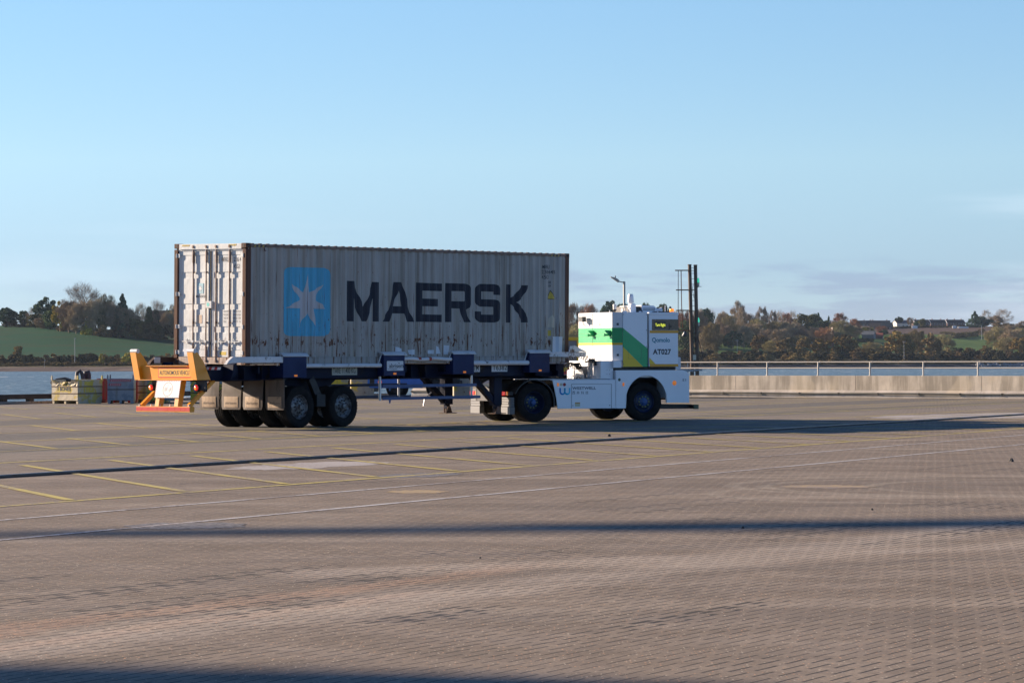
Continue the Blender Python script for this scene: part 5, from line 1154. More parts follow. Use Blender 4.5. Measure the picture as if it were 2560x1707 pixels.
def bin_(name, label, loc, rz, w, d, h, mat, ribs=2, skids=True, crushed=0, text=None, blocks=None, posts=True, tape=False):
    """open topped steel bin, corner at its origin: w along x (facing), d along y"""
    t = empty(name, loc, rz, label, 'bin', 'steel bins in a row on the quay edge'); mb = MB(); z0 = .13 if skids else .02; T = .03
    rnd = random.Random(int(w*100+h*77))
    def panel(ax, c, a0, a1, out):
        n, m = 14, 8; vs = []
        for j in range(m+1):
            for i in range(n+1):
                a = a0+(a1-a0)*i/n; z = z0+(h-z0)*j/m; dz = 0; do = 0
                if crushed and ax == 'y' and c == 0:
                    f_ = max(0, j/m-.62)/.38; dz = -.10*crushed*f_*math.sin(math.pi*i/n)**.6+rnd.uniform(-.02, .02)*f_; do = crushed*f_*rnd.uniform(-.05, .07)
                rib = 0
                p = (a, c+out*(rib)+do*out, z+dz) if ax == 'y' else (c+out*rib, a, z+dz); vs.append(p)
        mb.add(vs, [(j*(n+1)+i, j*(n+1)+i+1, (j+1)*(n+1)+i+1, (j+1)*(n+1)+i) for j in range(m) for i in range(n)])
    panel('y', 0, 0, w, -1); panel('y', d, 0, w, 1); panel('x', 0, 0, d, -1); panel('x', w, 0, d, 1); mb.box(.01, w-.01, .01, d-.01, z0, z0+.03)
    b = mb.build('body', mat, t, fixn=False); sl = b.modifiers.new('thick', 'SOLIDIFY'); sl.thickness = .02; sl.offset = 0
    q = MB()
    for k in range(ribs):
        z = z0+(h-z0)*(k+1)/(ribs+1); zz_ = .018
        q.box(-.02, w+.02, -.022, -.005, z-zz_, z+zz_); q.box(w+.005, w+.022, -.02, d, z-zz_, z+zz_)
    if ribs: q.build('rib', paint('bin_rust_rib', (.10, .055, .035), .7), t)
    if skids:
        q = MB()
        for a in (.0, w*.45, w-.12): q.prism([(a, z0), (a+.12, z0), (a+.10, 0), (a+.02, 0)], .02, d-.02)
        for a in (.06, d*.48, d-.16): q.prism([(a, z0), (a+.12, z0), (a+.10, 0), (a+.02, 0)], w-.04, w-.01, 'x')
        q.build('skid', mat, t)
    if posts:
        for px in (0, w):
            for py in (0, d): q = MB(); q.box(px-.03, px+.03, py-.03, py+.03, h-.06, h+.10); q.prism([(px-.03, h+.10), (px+.03, h+.10), (px+.02, h+.16), (px-.02, h+.16)], py-.02, py+.02); q.build('lifting_lug', mat, t, bevel=.006)
    if blocks:
        q = MB()
        for f_, a0, a1, c0, c1 in blocks:
            if f_ == 'f': q.box(a0, a1, -.014, -.0105, c0, c1)
            else: q.box(w+.0105, w+.014, a0, a1, c0, c1)
        q.build('painted_block', m_yp, t)
    if text:
        q = MB()
        for s_, a0, c0, w_, h_ in text: letters(q, s_, (a0, -.018, c0), (1, 0, 0), (0, 0, 1), w_, h_, .05)
        q.build('stencil_text', c_blk, t, fixn=False)
    if tape:
        q = MB()
        for (x0, x1, zz_) in ((.10, w-.08, h-.11), (.06, .52, h-.27)):
            q.box(x0, x1, -.0135, -.011, zz_, zz_+.09, 0); k = x0+.03
            while k < x1-.06: q.prism([(k, zz_+.015), (k+.03, zz_+.015), (k+.055, zz_+.075), (k+.025, zz_+.075)], -.016, -.0138, 'y', 1); k += .085
        q.build('hazard_tape', [flat('tape_red', (.38, .02, .03), .5), flat('tape_white', (.6, .55, .58), .5)], t)
    return t
# cream bin seen on its corner
o = gpt(182.9, 1010.6)
A = gpt(111, 1008.4)
def face_bin(u0, u1, D, w): return apt(u0, 905+FPX*EYE/D, D)
ra = math.atan2(o.y-A.y, o.x-A.x)
bin_('steel_bin', 'battered cream steel bin with crushed rim and BONES stencilled in black, leftmost of the row', (A.x+.40, 123.35, 0), R(-38), 1.42, 1.30, .93, b_cream, crushed=1, text=[('N', .32, .50, .06, .15), ('BONES', .45, .49, .58, .16), ('CODES', .40, .72, .56, .11)], blocks=[('f', .33, 1.02, .455, .69), ('f', .40, 1.0, .735, .80), ('r', .34, .80, .70, .86), ('r', .30, .84, .44, .66)])
bin_('steel_bin', 'bright red steel bin squeezed between the cream bin and the blue-grey bin', (-16.35, 125.6, 0), R(-8), 1.35, 1.1, .95, b_red, ribs=0, posts=False)
bin_('steel_bin', 'blue-grey steel bin with red hazard tape round its rim', (-15.62, 123.2, 0), R(2), .98, 1.15, .96, b_grey, ribs=1, tape=True, skids=True)
bin_('steel_bin', 'dented cream steel bin half hidden behind the blue-grey bin', (-14.95, 126.6, 0), R(-6), 1.2, 1.1, .92, b_cream, ribs=2, crushed=.6)
bin_('steel_bin', 'grey and yellow flaking steel bin stencilled DONES behind the orange crash frame', (-14.15, 123.8, 0), R(3), 1.25, 1.2, .98, b_yg, text=[('ZONES', .38, .74, .55, .13), ('DONES', .36, .46, .66, .17)], blocks=[('f', .30, 1.10, .44, .66)])
bin_('steel_bin', 'grey steel bin with yellow top behind the right-hand tail lamp of the trailer', (-12.55, 124.6, 0), R(1), 1.25, 1.2, .92, b_yg, text=[('ZONES', .25, .70, .5, .13), ('BONES', .28, .44, .6, .16)], blocks=[('f', .2, 1.0, .42, .64)])
# black rubber fenders poking out of the bins
m_rub = paint('old_rubber', (.045, .045, .048), .6)
def rub(label, c, pts, r_): mb = MB(); mb.tube([(c[0]+p[0], c[1]+p[1], c[2]+p[2]) for p in pts], r_, 14); o = mb.build('rubber_fender', m_rub, smooth=True); tag(o, label, 'fender', 'old rubber fenders in the bins'); return o
rub('upright black rubber fender hoop standing in the bins, the left one of two', apt(197, 950, 126.2), [(-.12, 0, -.5), (-.10, 0, .05), (-.06, 0, .30), (.04, 0, .36), (.13, 0, .25), (.18, 0, -.05), (.20, 0, -.5)], .075)
rub('upright black rubber fender standing in the bins, the right one of two', apt(218, 950, 126.6), [(-.16, 0, -.5), (-.12, 0, .0), (-.05, 0, .30), (.03, 0, .33), (.06, 0, .20), (.03, 0, -.5)], .10)
rub('long black rubber hose lying across the rim of the cream bin', apt(155, 951, 123.9), [(-.42, 0, -.12), (-.2, .1, .02), (.1, .1, .06), (.32, 0, .0)], .07)
# ---- concrete blocks with yellow paint
b_conc = bin_mat('block_concrete', (.28, .26, .22), (.50, .38, .04), .12, 12); b_cy = bin_mat('block_yellow', (.58, .42, .03), (.33, .28, .17), .10, 15)
def cblock(loc, rz, w, d, h, mat, label, group='yellow painted concrete blocks on the quay'):
    mb = MB(); mb.box(-w/2, w/2, -d/2, d/2, 0, h); mb.box(-w/2-.006, w/2+.006, -d/2-.006, -d/2+.01, h*.32, h*.36); o = mb.build('concrete_block', mat, bevel=.03, loc=loc); o.rotation_euler = (0, 0, rz); return tag(o, label, 'concrete block', group)
k = 0
for u_, v_, D_, w_, h_, mt, lb in [
    (598, 1000, 133, .9, .55, b_cy, 'yellow topped concrete block between the tail lamp and the leftmost mud flap'),
    (672, 1000, 136, .9, .95, b_cy, 'yellow concrete block showing through the gap between the mud flaps'),
    (835, 1000, 137, 1.1, .55, b_conc, 'yellow patched concrete block just right of the rearmost trailer wheel, lower of two'),
    (905, 1000, 139, 1.0, .9, b_conc, 'pale concrete block behind the front trailer wheel beside the blue lorry'),
    (1097, 1000, 139, .50, 1.25, b_cy, 'bright yellow steel-cased block behind the trailer landing leg'),
    (1153, 1000, 140, .72, 1.25, b_conc, 'rust streaked yellow block standing right of the landing leg')]:
    p = apt(u_, v_, D_); cblock((p.x, p.y, 0), R(6), w_, .9, h_, mt, lb)
p = apt(835, 1000, 137.0); cblock((p.x+.1, p.y, .56), R(2), 1.0, .85, .5, b_cy, 'yellow striped concrete block resting on the lower block beside the trailer wheel')
# ---- blue lorry parked behind, seen under the trailer
lo = apt(960, 1000, 138.5); lo.z = 0
lr = empty('parked_lorry', lo, R(-6), 'blue low yard lorry parked behind the trailer, seen beneath its frame', 'lorry')
m_lb = paint('lorry_blue', (.03, .14, .48), .35, 0, .2); 
mb = MB(); mb.prism([(-1.15, 1.35), (1.7, 1.35), (1.7, .45), (-.62, .45), (-.80, .62)], -.0, 1.1); mb.prism([(-1.25, 2.1), (.2, 2.1), (.35, 1.35), (-1.15, 1.35)], .0, 1.1); mb.build('body', m_lb, lr, bevel=.04)
mb = MB(); mb.tube([(-.95, -.05, 1.18), (-.85, -.09, 1.10), (-.2, -.10, 1.10), (-.08, -.05, 1.22)], .025, 8); mb.build('chrome_bar', m_alu, lr)
mb = MB(); mb.box(-.95, -.15, -.02, .01, 1.12, 1.32); mb.box(-.62, -.42, -.012, .01, .62, .88); mb.build('grille', m_bk, lr)
mb = MB(); mb.lathe([(0, -.04), (.07, -.04), (.09, 0), (0, 0)], (-.18, 0, .72), 'y', 14); mb.build('lamp', lamp_mat('lamp_coral', (.8, .14, .06), .15), lr)
for x_ in (-1.3, .55, 2.3):
    mb = make_tyre(.48, .3, -1, .26); o = mb.build('tyre', m_tyre, lr, smooth=True, loc=(x_, .25 if x_ > -1 else .7, .48)); q = MB(); q.lathe([(0, -.1), (.26, -.1), (.26, 0), (0, 0)], ax='y', n=20); q.build('rim', m_blk, o)
mb = MB(); mb.box(1.2, 3.3, .1, 1.1, .62, .78); mb.prism([(1.75, 1.35), (2.3, 1.3), (3.2, .9), (3.2, .75), (1.75, .75)], .1, 1.0); mb.build('chassis', m_blk, lr, bevel=.02)
mb = MB(); mb.prism([(.95, 1.40), (1.95, 1.40), (2.15, 1.22), (1.9, .95), (.95, .98)], -.03, -.002); mb.build('wing', paint('lorry_wing', (.30, .36, .46), .4), lr, bevel=.01)
# ---- works truck with chevrons on its tail, behind the tractor coupling
wt = apt(1300, 1000, 141); wt.z = 0
tk = empty('works_truck', wt, R(-4), 'grey-sided works truck with yellow frame and red and yellow chevrons behind the tractor', 'truck')
m_cr = flat('chevron_red', (.48, .03, .025), .5); m_cy = flat('chevron_yellow', (.78, .50, .02), .5)
mb = MB(); x = -2.1; k = 0
while x < 3.0: mb.prism([(x, 1.02), (x+.28, 1.02), (x+.28-.36*(1 if x < .3 else -1), 1.34), (x-.36*(1 if x < .3 else -1), 1.34)], -.03, 0, 'y', k % 2); x += .28; k += 1
mb.build('chevron_board', [m_cr, m_cy], tk)
mb = MB(); mb.box(-2.2, 3.0, .01, 2.3, 1.36, 2.50)
for k in range(26): mb.box(-2.2+k*.2, -2.12+k*.2, -.012, .01, 1.36, 2.5)
mb.build('grey_side', paint('tarpaulin_grey', (.27, .27, .28), .6, dirt=(.18, .18, .18), damt=.3), tk)
mb = MB()
for x_ in (-2.2, .2, 2.52): mb.box(x_, x_+.16, -.08, -.014, 1.36, 2.55)
mb.box(-2.25, 3.05, -.10, 2.35, 2.52, 2.66); mb.box(-2.25, -1.2, -.08, -.02, 1.36, 1.50); mb.build('yellow_frame', flat('frame_yellow', (.80, .48, .02), .45), tk, bevel=.01)
mb = MB(); mb.box(-2.2, 3.0, .2, 2.2, .7, 1.0); mb.build('chassis', m_blk, tk)
for x_ in (-1.4, -.3, 2.2): o = make_tyre(.5, .3, -1, .28).build('tyre', m_tyre, tk, smooth=True, loc=(x_, .25, .5)); q = MB(); q.lathe([(0, -.1), (.28, -.1), (.28, 0), (0, 0)], ax='y', n=20); q.build('rim', m_blk, o)
# ---- lamp post behind the tractor
c = apt(1561, 905, 150); lp = empty('street_lamp', (c.x, c.y, 0), 0, 'grey lamp post with a single tilted floodlight head rising behind the tractor cabin', 'street lamp')
mb = MB(); mb.lathe([(0, 0), (.075, 0), (.07, 3.2), (.055, 3.22), (.055, 5.35), (0, 5.35)], ax='z', n=16); mb.tube([(0, 0, 5.30), (-.18, 0, 5.33), (-.30, 0, 5.38)], .025, 8); mb.build('pole', m_galv, lp, smooth=True)
mb = MB(); mb.prism([(-.20, 5.33), (-.28, 5.45), (-.42, 5.53), (-.66, 5.58), (-.62, 5.52), (-.50, 5.44), (-.30, 5.30)], -.16, .16); mb.box(-.45, -.39, -.03, .03, 5.53, 5.62); mb.build('lamp_head', paint('lamp_head_grey', (.42, .41, .36), .5), lp, bevel=.02)
# ---- timber navigation dolphin out in the water
DD_ = 200.; sc_ = DD_/FPX
def dv(v): return EYE+(903.7-v)*sc_
def du(u): return (u-1280)*sc_
dl = empty('mooring_dolphin', (du(1738), DD_, -3), 0, 'pair of tall dark timber piles with ladder rungs, rusty stays and green lamps', 'navigation mark')
ox = du(1738)
m_pile = paint('pile_timber', (.12, .082, .06), .85, dirt=(.22, .19, .16), damt=.35, dscale=6, streak=True); m_rs = paint('rusted_iron', (.15, .065, .035), .8)
for (ut, ub, vt) in ((1724.5, 1730, 663), (1739, 1743, 664)):
    mb = MB(); mb.tube([(du(ub)-ox, 0, -4), (du(ub)-ox, 0, 3+EYE), (du(ut)-ox, 0, 3+dv(vt))], [.125, .12, .11], 12); mb.lathe([(0, 0), (.128, 0), (.128, .05), (0, .05)], (du(ut)-ox, 0, 3+dv(vt)), 'z', 12); mb.build('pile', m_pile, dl, smooth=True)
mb = MB(); z = 3+dv(670)
while z > 1: t_ = (z-5)/5; mb.tube([(du(1726)-ox+.05, -.05, z), (du(1741)-ox, -.05, z)], .013, 5); z -= .34
mb.build('ladder_rung', m_blk, dl)
mb = MB()
for v_, ul in ((676, 1688), (725, 1690), (776, 1691), (826, 1696)): mb.box(du(ul)-ox, du(1724)-ox, -.04, .04, 3+dv(v_)-.035, 3+dv(v_)+.035); mb.box(du(1726)-ox, du(1736)-ox, -.03, .03, 3+dv(v_)-.03, 3+dv(v_)+.0)
mb.build('stay_beam', m_rs, dl, bevel=.01)
mb = MB(); mb.tube([(du(1696)-ox, -.05, 3+dv(677)), (du(1695.5)-ox, -.05, 3+dv(780))], .022, 6); mb.tube([(du(1695.5)-ox, -.05, 3+dv(780)), (du(1696)-ox, -.05, 3+dv(828))], .018, 6); mb.build('wire', m_blk, dl)
mb = MB(); mb.tube([(du(1703)-ox, -.06, 3+dv(677)), (du(1704)-ox, -.06, 3+dv(760)), (du(1706.5)-ox, -.06, 3+dv(820))], .03, 6); mb.build('iron_rod', m_rs, dl)
for vt, vb in ((697, 716), (793, 815)):
    cx = du(1746)-ox; mb = MB(); mb.box(cx-.13, cx+.20, -.1, .1, 3+dv(vb)-.03, 3+dv(vb)); mb.prism([(cx-.13, 3+dv(vb)), (cx+.05, 3+dv(vb)), (cx-.13, 3+dv(vb)-.18)], -.02, .02); br = mb.build('lamp_shelf', m_blk, dl)
    mb = MB(); mb.lathe([(0, 0), (.07, 0), (.075, .20), (.09, .21), (.09, .23), (0, .23)], (cx, 0, 3+dv(vb)), 'z', 14); l = mb.build('lamp_base', flat('lamp_cream', (.5, .5, .42), .5), br)
    mb = MB(); z0_ = 3+dv(vb)+.23; mb.lathe([(0, 0), (.075, 0), (.08, .12), (.06, .24), (.02, .30), (0, .31)], (cx, 0, z0_), 'z', 14); mb.build('lamp_glass', lamp_mat('green_lens', (.06, .55, .34), .35), l, smooth=True)
mb = MB(); mb.lathe([(0, 0), (.19, 0), (.17, .10), (.08, .22), (0, .24)], ax='x', n=16); f_ = mb.build('floodlight', paint('floodlight_dark', (.05, .055, .065), .5), dl, smooth=True, loc=(du(1708)-ox, -.12, 3+dv(834))); f_.rotation_euler = (0, R(28), R(10)); f_.scale = (1, .8, 1)
mb = MB(); mb.disc(.165, (-.004, 0, 0), 'x', 18); o_ = mb.build('lens', flat('lens_cream', (.6, .58, .5), .4), f_, fixn=False)
mb = MB(); mb.box(du(1732)-ox, du(1740)-ox, -.16, -.08, 3+dv(900), 3+dv(887)); mb.build('junction_box', flat('box_cream', (.5, .47, .38), .5), dl)
mb = MB(); mb.tube([(du(1744)-ox, -.1, 3+dv(842)), (du(1750)-ox, -.1, 3+dv(865)), (du(1756)-ox, -.1, 3+dv(888)), (du(1753)-ox, -.1, 3+dv(898)), (du(1746)-ox, -.1, 3+dv(898))], .022, 6); mb.tube([(du(1733)-ox, -.1, 3+dv(712)), (du(1731)-ox, -.1, 3+dv(724)), (du(1735)-ox, -.1, 3+dv(745))], .014, 5); mb.build('cable', m_blk, dl)
mb = MB(); mb.box(du(1690)-ox, du(1755)-ox, -.2, .6, 3+dv(927), 3+dv(923)); mb.bar((du(1719)-ox, -.05, 3+dv(906)), (du(1719)-ox, -.05, 3+dv(940)), .05); mb.build('walkway', paint('walkway_grey', (.25, .28, .31), .6), dl)
# ---- unseen quay crane added at left; boom and slab shaped to cast shade bands
SH = 1/math.tan(SUN_EL); sxy = Vector((math.cos(SUN_AZ), math.sin(SUN_AZ), 0))
def shade_pos(p, H): return Vector((p[0], p[1], 0))+sxy*(H*SH)+Vector((0, 0, H))
cr = empty('shade_crane', (0, 0, 0), 0, 'tall grey quay crane standing far outside the left edge of the picture', 'crane')
m_crn = paint('crane_grey', (.30, .32, .34), .5)
H = 27.; a_ = shade_pos((-7.5, 28.85), H); b_ = shade_pos((9, 31.9), H); d_ = (b_-a_).normalized()
mb = MB(); mb.bar(a_-d_*24, a_+d_*3.5, .30, .40); mb.bar(a_+d_*3.5, a_+d_*8, .40, .52); mb.bar(a_+d_*8, b_+d_*26, .52, .74); mb.build('boom', m_crn, cr)

H2 = 25.; p_ = [(-9, 17.9), (-.7, 16.45), (.7, 14.6), (-1.5, 4), (-13, 7)]  # slab outline follows the foreground shade it is added to cast
q_ = [shade_pos(p, H2) for p in p_]; mb = MB(); mb.add([q for q in q_]+[q+Vector((0, 0, 3)) for q in q_], [(0, 1, 2, 3, 4), (9, 8, 7, 6, 5)]+[(i, i+5, (i+1) % 5+5, (i+1) % 5) for i in range(5)]); mb.build('shade_slab', m_crn, cr)
c_ = sum(q_, Vector())/4
for p in ((-12.4, 7.6), (-7, 6.2), (-5, 5.6), (-2.2, 4.8)):
    q = shade_pos(p, H2); mb = MB(); mb.box(q.x-.4, q.x+.4, q.y-.4, q.y+.4, 0, H2+.5); mb.build('leg', m_crn, cr)
# ================================================================== vegetation and houses across the water
def leaf_mat(name, c1, c2, c3=None, rough=.85):
    t = NT(name); oi = t.n('ObjectInfo'); n = t.noise(t.co((1, 1, 1)), 7, 4, .6); n2 = t.noise(t.co((1, 1, 1)), 40, 2)
    c = t.mix(t.rng(n, .35, .65), c1, c2)
    if c3: c = t.mix(t.sss(n2, .5, .62, 0, .8), c, c3)
    h = t.n('HueSaturation', {'Color': c, 'Value': t.rng(oi.outputs['Random'], 0, 1, .78, 1.45), 'Hue': t.rng(oi.outputs['Random'], 0, 1, .485, .512)})
    return t.fin(h.outputs[0], rough, 0, Specular_IOR_Level=.15)
L_OAK = leaf_mat('oak_leaves', (.17, .13, .045), (.25, .145, .04), (.085, .095, .035)); L_OAKG = leaf_mat('green_oak_leaves', (.13, .13, .045), (.085, .10, .036), (.19, .15, .04))
L_PINE = leaf_mat('pine_needles', (0.035, 0.072, 0.037), (0.058, 0.099, 0.046)); L_EVG = leaf_mat('evergreen_leaves', (0.043, 0.076, 0.027), (0.074, 0.104, 0.033))
L_TWIG = leaf_mat('twig_haze', (0.283, 0.217, 0.146), (0.224, 0.179, 0.110)); L_OLIV = leaf_mat('olive_twigs', (0.263, 0.223, 0.103), (0.195, 0.170, 0.084)); L_RED = leaf_mat('russet_twigs', (0.312, 0.166, 0.087), (0.254, 0.142, 0.075))
L_YEL = leaf_mat('yellow_leaves', (0.332, 0.265, 0.042), (0.215, 0.209, 0.042), (0.449, 0.303, 0.033)); L_BARK = leaf_mat('bark', (0.234, 0.189, 0.133), (0.166, 0.133, 0.091))
L_BUSH = leaf_mat('bramble', (.040, .046, .020), (.060, .055, .026), (.11, .08, .035)); L_BRN = leaf_mat('brown_leaves', (.20, .145, .06), (.14, .115, .05), (.24, .15, .055))
def crown_mesh(name, kind, mat, seed):
    """many small leaf clumps in a unit tree: height 1, width 1"""
    rg = np.random.default_rng(seed)
    K = {'oak': (46, 95, .022, 1.), 'dense': (80, 60, .021, 1.), 'twig': (60, 170, .034, .09), 'bare': (60, 70, .050, .030), 'pine': (64, 60, .026, .5), 'cone': (150, 34, .024, .6), 'bush': (30, 80, .034, .7), 'tall': (56, 120, .036, .07)}[kind]
    nc, nl, sz, asp = K; cs = []
    while len(cs) < nc:
        p = rg.uniform(-1, 1, 3)
        r = np.linalg.norm(p)
        if r > 1 or (r < .45 and rg.random() < .6): continue
        if kind == 'cone':
            z = rg.random()**1.3; rr = (1-z)*.46*(.75+.5*rg.random()); a = rg.random()*6.283; q = (rr*math.cos(a), rr*math.sin(a), .06+.90*z); s = .035+.07*(1-z)
        elif kind == 'bush': q = (p[0]*.46, p[1]*.46, abs(p[2])*.80+.04); s = rg.uniform(.08, .17)
        elif kind == 'pine': q = (p[0]*.42, p[1]*.42, .68+p[2]*.26); s = rg.uniform(.05, .12)
        elif kind == 'tall': q = (p[0]*.34*(1-.5*max(0, p[2])), p[1]*.34, .58+p[2]*.40); s = rg.uniform(.05, .12)
        else:
            q = (p[0]*.42, p[1]*.42, .56+p[2]*(.40 if kind != 'bare' else .38)); s = rg.uniform(.07, .15)
        cs.append((q, s))
    N = nc*nl; ci = np.repeat(np.arange(nc), nl); C = np.array([c[0] for c in cs])[ci]; Sg = np.array([c[1] for c in cs])[ci]
    d = rg.normal(size=(N, 3)); d /= np.linalg.norm(d, axis=1)[:, None]; rad = rg.uniform(.35, 1.0, N)**.6
    P = C+d*(Sg*rad)[:, None]*np.array([1, 1, .75]); P[:, 2] = np.maximum(P[:, 2], .01)
    if kind in ('twig', 'bare', 'tall'):
        base = np.array([0, 0, .30]); u = P-base; u /= np.linalg.norm(u, axis=1)[:, None]; u = u+rg.normal(size=(N, 3))*.42
    else: u = rg.normal(size=(N, 3))
    u /= np.linalg.norm(u, axis=1)[:, None]; w = np.cross(u, rg.normal(size=(N, 3))); w /= np.linalg.norm(w, axis=1)[:, None]
    L = sz*rg.uniform(.6, 1.4, N); a = u*L[:, None]; b = w*(L*asp)[:, None]
    V = np.stack([P-a-b, P+a-b*.4, P+a*1.1+b*.4, P-a+b], 1).reshape(-1, 3)
    me = bpy.data.meshes.new(name); me.vertices.add(4*N); me.vertices.foreach_set('co', V.ravel()); me.loops.add(4*N); me.loops.foreach_set('vertex_index', np.arange(4*N, dtype=np.int32))
    me.polygons.add(N); me.polygons.foreach_set('loop_start', np.arange(0, 4*N, 4, dtype=np.int32)); me.materials.append(mat); me.update(calc_edges=True); me.validate(); return me
def trunk_mesh(name, kind, seed):
    rnd = random.Random(seed); mb = MB()
    def grow(p, d, L, r, lv):
        q = p+d*L; mid = p+d*L*.5+Vector((rnd.uniform(-1, 1), rnd.uniform(-1, 1), 0))*L*.05
        mb.tube([p, mid, q], [r, r*.8, r*.6], 5 if lv < 1 else 3, cap=False)
        if lv >= {'bare': 5, 'twig': 4, 'tall': 4}.get(kind, 2): return
        for k in range(3 if lv else 4):
            sp = {'bare': .62, 'tall': .32}.get(kind, .65); nd = (d+Vector((rnd.uniform(-1, 1), rnd.uniform(-1, 1), rnd.uniform(-.25, .45)))*sp).normalized()
            grow(p+d*L*rnd.uniform(.45, 1.0), nd, L*rnd.uniform(.62, .85), r*.52, lv+1)
    h0 = {'pine': .55, 'cone': .8, 'bush': .15}.get(kind, .30)
    if kind == 'cone': mb.tube([(0, 0, 0), (0, 0, .95)], [.018, .003], 6)
    else: grow(Vector((0, 0, -.02)), Vector((rnd.uniform(-.06, .06), 0, 1)).normalized(), h0, .022, 0)
    me = bpy.data.meshes.new(name); me.from_pydata(mb.v, [], mb.f); me.materials.append(L_BARK); return me
PROTO = {}
def proto(kind, mat):
    k = (kind, mat.name)
    if k not in PROTO: PROTO[k] = [(crown_mesh('crown', kind, mat, hash(kind) % 7+i*11+len(PROTO)) , trunk_mesh('trunk', kind, i*5+len(PROTO))) for i in range(2)]
    return PROTO[k]
KIND = {'o': ('oak', L_OAK, 'oak_tree'), 'og': ('oak', L_OAKG, 'oak_tree'), 'ob': ('oak', L_BRN, 'oak_tree'), 'y': ('oak', L_YEL, 'maple_tree'), 'p': ('pine', L_PINE, 'pine_tree'), 'c': ('cone', L_PINE, 'fir_tree'), 'e': ('dense', L_EVG, 'evergreen_tree'), 'ed': ('dense', L_PINE, 'evergreen_tree'),
        't': ('twig', L_TWIG, 'bare_tree'), 'to': ('twig', L_OLIV, 'bare_tree'), 'tr': ('twig', L_RED, 'bare_tree'), 'b': ('bare', L_TWIG, 'bare_tree'), 'bt': ('tall', L_TWIG, 'poplar_tree'), 'h': ('bush', L_BUSH, 'bush'), 'hb': ('bush', L_BRN, 'bush'), 'hy': ('bush', L_YEL, 'bush'), 'ho': ('bush', L_OAK, 'bush')}
rt = random.Random(11)
WORD = {'o': 'ochre-leaved oak', 'og': 'dull green oak', 'ob': 'brown-leaved oak', 'y': 'yellowing maple', 'p': 'dark flat-topped pine', 'c': 'dark pointed fir', 'e': 'dark evergreen tree', 'ed': 'near black evergreen tree', 't': 'leafless grey-brown tree', 'to': 'leafless olive-tinged tree', 'tr': 'leafless russet tree', 'b': 'bare open-branched tree', 'bt': 'slender bare poplar', 'h': 'dark bramble bush', 'hb': 'brown scrub bush', 'hy': 'yellowing bush', 'ho': 'orange-leaved bush'}
def tree(u, vb, vt, wpx, kind, label=None, group=None, D=None, sink=.6):
    D = D or on_hill(u, vb); k, mat, nm = KIND[kind]; cm, tm = rt.choice(proto(k, mat)); x = (u-1280)/FPX*D; z = float(hill(u, D))
    ztop = apt(u, vt, D).z; h = max(1.5, ztop-z+sink); wd_ = max(1.5, wpx*D/FPX)*1.05
    t = empty(nm, (x, D, z-sink), rt.uniform(0, 6.28)); cat = 'bush' if nm == 'bush' else 'tree'
    tag(t, label or {'h': 'dark bramble bush in the scrub along the far shore'}.get(kind, WORD[kind]+(' in the wood on the left far shore' if u < 1000 else ' in the woodland on the right far shore')), cat, group or ('woodland on the left far shore' if u < 1000 else 'woodland on the right far shore'))
    t.scale = (wd_, wd_, h)
    for nm2, me in (('crown', cm), ('trunk', tm)):
        o = bpy.data.objects.new(nm2, me); COL.objects.link(o); o.parent = t
    return t
g_h = 'bushes along the far shoreline'
